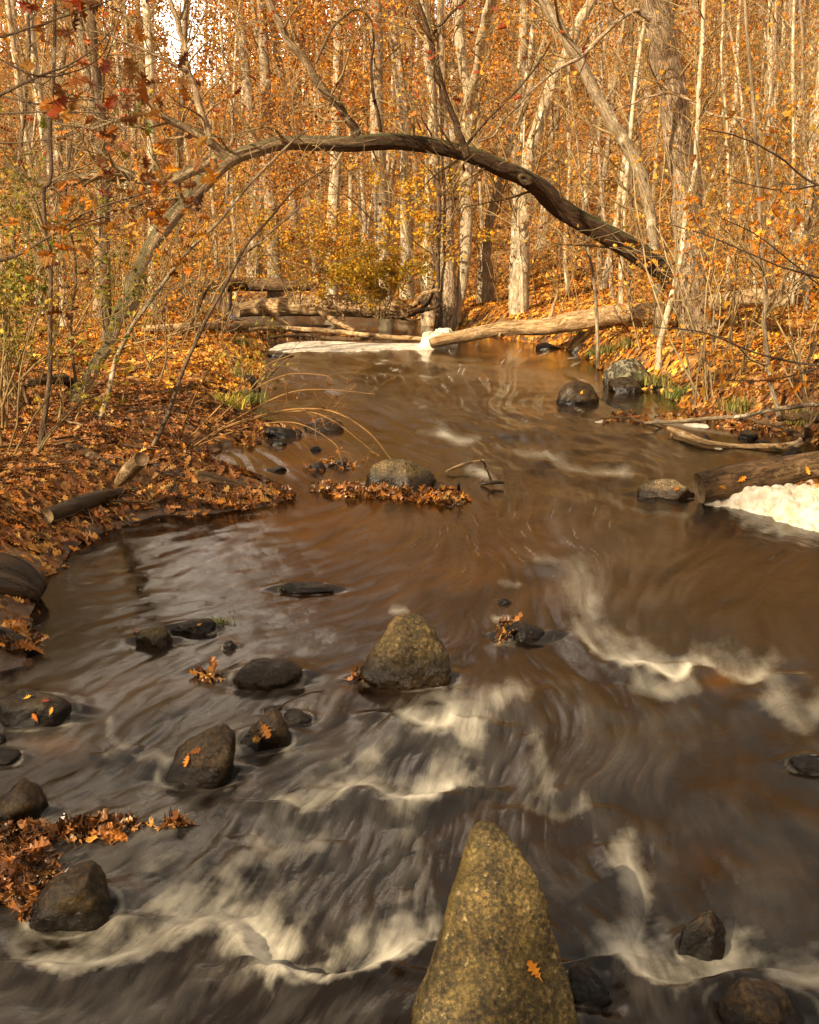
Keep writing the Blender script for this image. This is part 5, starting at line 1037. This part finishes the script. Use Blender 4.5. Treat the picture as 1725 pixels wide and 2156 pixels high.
# ------------------------------------------------------------------ the woods behind: prototypes and copies
def proto(i, hgt, r0, nleaf, pal, lsize, mat, spread=.75, kids=(5, 8), crown_lo=.25):
    r_ = np.random.default_rng(500 + i); T = Tubes(); K = Tubes(); tips = []
    n = 16; P = [np.zeros(3) - [0, 0, .3]]; d = np.array([r_.normal(0, .07), r_.normal(0, .07), 1.]); 
    for k in range(n - 1):
        d = d + np.append(r_.normal(0, .05, 2), .03); d /= np.linalg.norm(d); P.append(P[-1] + d * hgt / (n - 1))
    P = np.array(P); rr = r0 * (1 - np.linspace(0, 1, n) ** 1.3 * .8); rr[0] *= 1.3
    S = spline(np.column_stack([P, rr]), 34); T.add(S[:, :3], S[:, 3], 8)
    twigs_on(K, S[:, :3], S[:, 3], r_, tips, int(10 + hgt * 1.1), hgt * .17, crown_lo * .6, lv=1, maxlv=3, kids=(4, 6), up=.09, spread=spread * 1.3, minr=.0026)
    tr = T.mesh('trunk', M[mat], (0, 0, 0), .08, 7, i); tw = K.mesh('twigs', M['twig_pale' if i % 3 == 0 else 'twig'])
    lf = None
    if nleaf:
        tp = np.array(tips)[r_.integers(0, len(tips), nleaf)] + r_.normal(0, .16, (nleaf, 3))
        lf = leaf_mesh('foliage', [leaf_arrays(tp, r_.uniform(.6, 1.25, nleaf) * lsize, DIA, pal, .15, None, i)], M['leaf'])
    return tr, tw, lf
BARE = [proto(i, h_, r_, nl, pl, .07, mt) for i, (h_, r_, nl, pl, mt) in enumerate([(8, .045, 260, ['orange'], 'bark_grey'), (10, .06, 500, ['orange', 'gold'], 'bark_smooth'), (9, .05, 120, ['brown', 'orange'], 'bark_pale'), (12, .10, 700, ['orange'], 'bark_grey'), (11, .075, 200, ['orange', 'gold'], 'bark_smooth'), (7, .035, 350, ['gold', 'orange'], 'bark_pale')])]
BIG = [proto(10 + i, h_, r_, int(nl * 2.4), pl, .09, mt, .9) for i, (h_, r_, nl, pl, mt) in enumerate([(15, .17, 4200, ['orange', 'litter'], 'bark_pale'), (14, .16, 3800, ['orange', 'orange', 'litter'], 'bark_pale'), (16, .23, 3200, ['orange', 'bright', 'brown'], 'bark_grey'), (12, .12, 3600, ['gold', 'orange', 'litter'], 'bark_smooth')])]
def place(meshes, x, y, s, rot, name, label, cat, group):
    z = float(H(np.array([x]), np.array([y]))[0]); e = empty(name, (x, y, z), label, cat, group); e.rotation_euler = (random.gauss(0, .04), random.gauss(0, .04), rot); e.scale = (s, s, s)
    for nm, me in zip(('trunk', 'twigs', 'foliage'), meshes):
        if me is not None: link(nm, me, e)
r_ = np.random.default_rng(77); cnt = 0; pts = []
def free(x, y, dmin):
    if float(sdist(np.array([x]), np.array([y]))[0]) < .8: return False
    return all((x - a) ** 2 + (y - b) ** 2 > dmin * dmin for a, b in pts)
while cnt < 125:      # slender bare trees
    y = 15.5 + 50 * r_.random() ** 1.35; u = r_.uniform(-.52, .52); x = u * y
    if abs(u + .02) < .10 and y < 24: continue
    if abs(u + .195) < .085 and r_.random() < .85: continue
    if not free(x, y, .55 + y * .006): continue
    pts.append((x, y)); k = int(r_.integers(0, len(BARE)))
    place(BARE[k], x, y, r_.uniform(.75, 1.3), r_.random() * 6.28, 'woodland_tree', 'slender nearly bare tree among the many in the far woods', 'tree', 'slender trees of the far woods'); cnt += 1
cnt = 0
while cnt < 72:      # leafy trees
    y = 22 + 62 * r_.random() ** 1.1; u = r_.uniform(-.55, .55); x = u * y
    gap = -.222 < u < -.15
    if gap and y > 26: continue
    if not free(x, y, 1.2): continue
    pts.append((x, y)); k = int(r_.integers(0, len(BIG)))
    place(BIG[k], x, y, r_.uniform(.8, 1.25) * (.75 if gap else 1), r_.random() * 6.28, 'autumn_tree', 'tall orange leaved tree standing in the far woods', 'tree', 'orange trees of the far woods'); cnt += 1
for i, (u, y, k, s) in enumerate([(-.02, 23, 0, .95), (-.07, 25, 1, .95), (.03, 27, 0, 1.), (-.12, 28, 2, .8), (.10, 25, 1, .9), (.3, 24, 3, .9), (.36, 27, 0, .9), (-.33, 21, 1, .75)]):
    place(BIG[k], u * y, y, s, i * 1.3, 'autumn_tree', 'tall orange leaved tree standing in the far woods', 'tree', 'orange trees of the far woods')

for i, (x, y) in enumerate([(-13.5, -6.5), (-11.2, -6.8), (-9, -6.2), (-12.4, -4.2), (-10., -3.8), (-7.8, -6.8), (-14, -1.6)]):      # the near bank wood behind the viewpoint breaks up the sun on the rapids
    place(BIG[(i * 7) % 4], x, y, .85 + .05 * (i % 4), i * 1.7 + .5, 'autumn_tree', 'orange leaved tree of the near bank wood that shades the rapids', 'tree', 'orange trees shading the near rapids')

for i, (u, y) in enumerate([(-.20, 27), (-.172, 33), (-.215, 38), (-.185, 44), (-.155, 30)]):
    place(BARE[(3, 1, 3, 4, 1)[i]], u * y, y, 1.0, i * 2.1, 'woodland_tree', 'slender nearly bare tree among the many in the far woods', 'tree', 'slender trees of the far woods')
# brush and saplings nobody could count under the trees
def undergrowth():
    T = Tubes(); tips = []; r = np.random.default_rng(99); n = 0
    while n < 1500:
        y = 13 + 40 * r.random() ** 1.3; x = r.uniform(-.55, .55) * y
        if float(sdist(np.array([x]), np.array([y]))[0]) < .35: continue
        z = float(H(np.array([x]), np.array([y]))[0]); n += 1; hh = r.uniform(.6, 2.6)
        d = np.array([r.normal(0, .3), r.normal(0, .3), 1.]); grow(T, (x, y, z - .05), d, hh, .004 + hh * .003, 2, r, tips, .9, .15, .03, (3, 5), 2, .5, 7, 4, .0028 + y * .00005, 3)
    o = link('undergrowth', T.mesh('undergrowth', M['twig'])); tag(o, 'tangle of thin twigs and brush under the far trees', 'undergrowth', kind='stuff')
    tp = np.array(tips); m = 44000; tp = tp[r.integers(0, len(tp), m)] + r.normal(0, .10, (m, 3))
    xs = tp[:, 0] / tp[:, 1]; pal = ['orange', 'bright', 'gold', 'litter']
    o = link('undergrowth_leaves', leaf_mesh('undergrowth_leaves', [leaf_arrays(tp, r.uniform(.04, .075, m), DIA, pal, .15, None, 3)], M['leaf'])); tag(o, 'orange and gold leaves held on the brush under the far trees', 'undergrowth', kind='stuff')
    # the far wood on the hillside reads as one mass
    m = 130000; y = 55 + 75 * r.random(m); x = r.uniform(-.56, .56, m) * y; z = H(x, y) + 14 * r.random(m) ** 1.2 * (1 - .75 * np.exp(-((x / y + .190) / .03) ** 2)); cl = fbm(x * .22, y * .22, z * .25, 5, 3)
    k = cl > -.12; P = np.column_stack([x, y, z])[k]
    o = link('far_wood', leaf_mesh('far_wood', [leaf_arrays(P, r.uniform(.16, .32, len(P)), DIA, ['orange', 'gold', 'bright', 'orange'], .2, None, 4)], M['leaf'])); tag(o, 'orange autumn wood on the far hillside', 'wood', kind='stuff')
    T = Tubes()
    for i in range(650):
        y = r.uniform(50, 120); x = r.uniform(-.56, .56) * y; z = float(H(np.array([x]), np.array([y]))[0]); hh = r.uniform(7, 14) * (.5 if abs(x / y + .19) < .03 else 1); l = r.normal(0, .05)
        q = np.linspace(0, 1, 6); T.add(np.column_stack([x + l * hh * q + r.normal(0, .06, 6), y + 0 * q, z - .3 + hh * q]), (.05 + .09 * r.random()) * (1 - .7 * q), 5)
    o = link('far_trunks', T.mesh('far_trunks', M['bark_smooth'])); tag(o, 'mass of pale trunks on the far hillside', 'wood', kind='stuff')
undergrowth()

# ------------------------------------------------------------------ fallen leaves
def litter():
    r = np.random.default_rng(12)
    def scatter(n, y0, y1, pw, T, size, pal, seed, umax=.6, lift=.012, flat=.80):
        y = y0 + (y1 - y0) * r.random(n) ** pw; x = r.uniform(-umax, umax, n) * np.maximum(y, 3.2) * 1.0
        d = sdist(x, y); dens = sst(-.10, .10, d + .1 + .25 * fbm(x * 2.5, y * 2.5, None, 90, 3)); dens = dens * (1 - .75 * sst(.1, .45, fbm(x * 1.3, y * 1.3, None, 93, 3)) * sst(12, 8, y)) * (1 - .85 * sst(5.4, 4.9, y) * (x < 0)); k = r.random(n) < dens
        x, y = x[k], y[k]; z = H(x, y); nn = Hn(x, y); m = len(x)
        return leaf_arrays(np.column_stack([x, y, z + lift + r.random(m) * .02]), r.uniform(.6, 1.2, m) * size, T, pal, flat, nn, seed)
    o = link('fallen_leaves', leaf_mesh('fallen_leaves', [scatter(52000, 3.0, 10.5, .8, OAK, .078, ['litter', 'brown', 'brown', 'wet'], 1), scatter(9000, 3.0, 10.5, .8, DIA, .045, ['wet', 'brown', 'litter'], 8)], M['litter'])); tag(o, 'brown and orange oak leaves carpeting the near banks', 'leaf litter', kind='stuff')
    o = link('fallen_leaves', leaf_mesh('fallen_leaves', [scatter(60000, 10, 24, .8, STAR, .115, ['litter', 'bright'], 2), scatter(60000, 22, 60, .9, DIA, .17, ['bright', 'litter'], 3)], M['litter'])); tag(o, 'bright orange leaves carpeting the woodland slope', 'leaf litter', kind='stuff')
litter()
def debris():
    r = np.random.default_rng(44); T = Tubes(); n = 0
    while n < 420:
        y = 3.4 + 9 * r.random(); x = r.uniform(-.6, .6) * y; d = float(sdist(np.array([x]), np.array([y]))[0])
        if d < .02 or d > 3: continue
        n += 1; ln = r.uniform(.1, .55); a_ = r.random() * 6.28; q = np.linspace(-.5, .5, 6); xs = x + q * ln * math.cos(a_) + r.normal(0, .008, 6); ys = y + q * ln * math.sin(a_) + r.normal(0, .008, 6)
        T.add(np.column_stack([xs, ys, H(xs, ys) + .035 + r.random() * .02]), r.uniform(.003, .010) * (1 - .4 * (q + .5)), 6)
    o = link('twig_debris', T.mesh('twig_debris', M['log_brown'])); tag(o, 'broken twigs scattered through the leaves of the banks', 'debris', kind='stuff')
debris()
def raft(name, poly, n, label, size=.07, hz=.05, pal=('wet', 'litter', 'brown'), seed=0, mat='wetleaf', zb=.0, flat=.35):
    """a drift of wet leaves piled within a surveyed strip (px centre, py centre, rx, ry)"""
    r = np.random.default_rng(seed + 40); P = []
    w = np.array([c[2] * c[3] for c in poly], float); w /= w.sum()
    for i in r.choice(len(poly), n, p=w):
        px, py, rx, ry = poly[i]; a = r.random() * 6.28; q = math.sqrt(r.random()); g = G(px + rx * q * math.cos(a), py + ry * q * math.sin(a), zb); g[2] = zb + hz * r.random() * (1 - q * q); P.append(g)
    P = np.array(P)
    o0 = P.mean(0) * [1, 1, 0]; o = link(name, leaf_mesh(name, [leaf_arrays(P, r.uniform(.6, 1.2, n) * size, OAK, pal, flat, None, seed, (-1, 1.4))], M[mat], o0)); o.location = tuple(o0)
    tag(o, label, 'leaves', kind='stuff')
raft('drifted_leaves', [(690, 1032, 32, 8), (740, 1040, 40, 8), (800, 1044, 50, 8), (850, 1046, 30, 7), (900, 1052, 30, 10), (945, 1052, 38, 14)], 520, 'line of drifted leaves below the flat-topped boulder', seed=1, hz=.07)
raft('drifted_leaves', [(440, 1050, 60, 14), (520, 1045, 50, 14), (580, 1042, 40, 10), (480, 1062, 60, 8), (380, 1055, 50, 12)], 700, 'leaves heaped on the low spit of the left bank', seed=2, hz=.06, zb=.02)
raft('drifted_leaves', [(20, 1775, 40, 22), (80, 1765, 50, 22), (150, 1760, 50, 20), (210, 1750, 50, 22), (265, 1745, 36, 16), (240, 1765, 30, 26), (60, 1800, 50, 14)], 330, 'raft of wet leaves stretching right from the lower left edge', seed=3, hz=.05, size=.055, pal=['wet', 'wet', 'brown'])
raft('drifted_leaves', [(20, 1870, 50, 50), (60, 1900, 30, 44), (90, 1840, 40, 22)], 120, 'wet leaves piled against the round dark boulder', seed=4, hz=.10, size=.055, pal=['wet', 'wet', 'brown'])
raft('drifted_leaves', [(330, 1745, 26, 6), (360, 1742, 20, 8), (385, 1738, 18, 6)], 26, 'few wet leaves trailing from the lower left raft', seed=5, hz=.03, size=.07)
raft('drifted_leaves', [(1310, 880, 36, 9), (1350, 888, 30, 8), (1290, 884, 24, 6)], 120, 'small leaf raft caught on a twig at right', seed=6, hz=.06)
raft('drifted_leaves', [(1430, 880, 50, 7), (1490, 882, 60, 8), (1560, 898, 50, 10), (1640, 908, 40, 10)], 260, 'leaves caught along the shore of the right inlet', seed=7, hz=.06)
raft('drifted_leaves', [(560, 905, 44, 12), (600, 912, 30, 8), (520, 930, 30, 10)], 200, 'dark leaves piled on the stones of the left bank', seed=8, hz=.08)
raft('drifted_leaves', [(560, 706, 90, 5), (650, 708, 80, 5), (740, 712, 60, 4)], 420, 'leaf bar held behind the foam sheet', seed=9, hz=.10, size=.12)
raft('drifted_leaves', [(1075, 1326, 22, 20), (1060, 1350, 16, 10)], 24, 'leaves caught on the low rock right of the pyramid boulder', seed=10, hz=.05, size=.07)
raft('drifted_leaves', [(445, 1426, 28, 10)], 16, 'small clump of wet leaves left of the oval boulder', seed=11, hz=.05, size=.07)
raft('drifted_leaves', [(30, 1345, 60, 22), (80, 1350, 20, 8), (10, 1370, 40, 10)], 70, 'dark wet leaves on the low black log', seed=12, hz=.06, size=.06, zb=.03)
raft('drifted_leaves', [(1700, 1012, 50, 14), (1740, 1030, 50, 12)], 110, 'leaves lying between the foam heap and the sawn log', seed=13, hz=.05, zb=.12)
raft('drifted_leaves', [(665, 985, 22, 8), (700, 972, 20, 8), (735, 985, 18, 5)], 40, 'leaves stuck on the stone cluster in mid stream', seed=14, hz=.05)
raft('drifted_leaves', [(765, 1425, 16, 8), (745, 1430, 12, 6)], 12, 'torn leaves at the left foot of the pyramid boulder', seed=15, hz=.05, size=.06)

def loose(px, py, label, over, size=.085, pal='bright', seed=0):
    """one fallen leaf lying on a stone, dropped on it by a vertical ray"""
    dg = bpy.context.evaluated_depsgraph_get(); d = Vector(ray(px, py)).normalized()
    hit, loc, nrm, _, ob, _ = bpy.context.scene.ray_cast(dg, Vector((0, 0, CAMZ)), d)
    if not hit: return
    p = np.array(loc) + np.array(nrm) * .006
    r = np.random.default_rng(seed); v, q, t, c = leaf_arrays(np.zeros((1, 3)), size * .55, OAK, pal, 1.0, None, seed, (.2, .5))
    o = link('fallen_leaf', leaf_mesh('fallen_leaf', [(v, q, t, c)], M['litter'])); o.location = tuple(p); o.rotation_mode = 'QUATERNION'; o.rotation_quaternion = Vector(nrm).to_track_quat('Z', 'Y')
    tag(o, label, 'leaf', 'single leaves on rocks')
bpy.context.view_layer.update()
for i, a in enumerate([(1126, 2046, 'small bright orange leaf stuck on the side of the pointed boulder', 1, .075), (100, 1842, 'large tan leaf on the shoulder of the round dark boulder', 1, .10), (410, 1583, 'tan leaf on top of the tilted dark boulder', 1, .07), (398, 1600, 'brown leaf below the tan one on the tilted boulder', 1, .07),
        (560, 1535, 'tan leaf plastered on the face of the round leafy boulder', 1, .10), (548, 1555, 'pale brown leaf low on the round leafy boulder', 1, .08), (58, 1472, 'pale green leaf on the mossy boulder at the left edge', 1, .05), (108, 1500, 'small yellow leaf on the mossy boulder', 1, .05), (78, 1512, 'purplish wet leaf low on the mossy boulder', 1, .06), (98, 1478, 'rust leaf on top of the mossy boulder', 1, .05),
        (196, 1770, 'pale oak leaf lying above the round dark boulder', 1, .09), (1560, 1010, 'orange leaf standing on the sawn log', 1, .10), (1518, 1024, 'small orange leaf at the sawn end of the log', 1, .09), (1700, 988, 'orange leaf on the sawn log by the right edge', 1, .10), (1424, 1030, 'orange leaf on the pale rock by the sawn log', 1, .08), (1225, 826, 'orange leaf on the round boulder in the upper pool', 1, .09),
        (285, 1330, 'tan leaf at the left corner of the rusty brown rock', 1, .06), (420, 1316, 'tiny pale leaf on the grassy slab', 1, .04)]):
    loose(*a, pal='rust' if 'rust' in a[2] else ('gold' if 'yellow' in a[2] or 'green' in a[2] else ('bright' if 'orange' in a[2] else 'litter')), seed=i + 3)

# ------------------------------------------------------------------ light, sky, camera
SUN_EL = R(33)
trav = Vector((.60, .66, 0)).normalized() * math.cos(SUN_EL) + Vector((0, 0, -math.sin(SUN_EL)))
sd = bpy.data.lights.new('sun', 'SUN'); sd.energy = 5.0; sd.angle = R(.5); sd.color = (1.0, .82, .56)
so = bpy.data.objects.new('sun', sd); C.objects.link(so); so.rotation_euler = trav.to_track_quat('-Z', 'Y').to_euler(); so.location = (-20, -15, 30)
w = bpy.data.worlds.new('World'); bpy.context.scene.world = w; w.use_nodes = True; nt = w.node_tree; bg = nt.nodes['Background']
sky = nt.nodes.new('ShaderNodeTexSky'); sky.sky_type = 'NISHITA'; sky.sun_disc = False; sky.sun_elevation = SUN_EL
toward = -trav; sky.sun_rotation = math.atan2(toward.x, toward.y); sky.dust_density = 3.0
tc = nt.nodes.new('ShaderNodeTexCoord'); n1 = N(nt, 'ShaderNodeTexNoise', i_Scale=2.2, i_Detail=5.0); nt.links.new(tc.outputs['Generated'], n1.inputs['Vector'])
rp = ramp(nt, n1.outputs['Fac'], [(.34, (.55, .55, .55)), (.6, (1, 1, 1))])
col = mixc(nt, rp.outputs[0], sky.outputs[0], (7.0, 6.0, 4.7))
# added bright patch in the sky upstream, put in for the pool's pale reflection
nv = N(nt, 'ShaderNodeVectorMath', operation='DOT_PRODUCT'); nt.links.new(tc.outputs['Generated'], nv.inputs[0]); nv.inputs[1].default_value = Vector((-.185, .93, .275)).normalized()
nr = N(nt, 'ShaderNodeMapRange', interpolation_type='SMOOTHSTEP'); nt.links.new(nv.outputs['Value'], nr.inputs[0]); nr.inputs[1].default_value = .948; nr.inputs[2].default_value = .988; nr.inputs[3].default_value = 1.0; nr.inputs[4].default_value = 10.0
col = mixc(nt, 1.0, col, nr.outputs[0], 'MULTIPLY')
nt.links.new(col, bg.inputs[0]); bg.inputs[1].default_value = .06
cd = bpy.data.cameras.new('camera'); co = bpy.data.objects.new('camera', cd); C.objects.link(co)
co.location = (0, 0, CAMZ); co.rotation_euler = (R(90) - PITCH, 0, 0)
cd.sensor_fit = 'VERTICAL'; cd.sensor_height = 36.0; cd.lens = 36.0 * F / 2156.0; cd.clip_end = 1500; cd.clip_start = .05
sc = bpy.context.scene; sc.camera = co; sc.render.resolution_x = 819; sc.render.resolution_y = 1024
sc.view_settings.view_transform = 'Standard'; sc.view_settings.look = 'None'; sc.view_settings.exposure = 1.25; sc.view_settings.gamma = 1.0
sc.cycles.max_bounces = 6; sc.cycles.diffuse_bounces = 3; sc.cycles.glossy_bounces = 3; sc.cycles.transmission_bounces = 3; sc.cycles.use_denoising = True
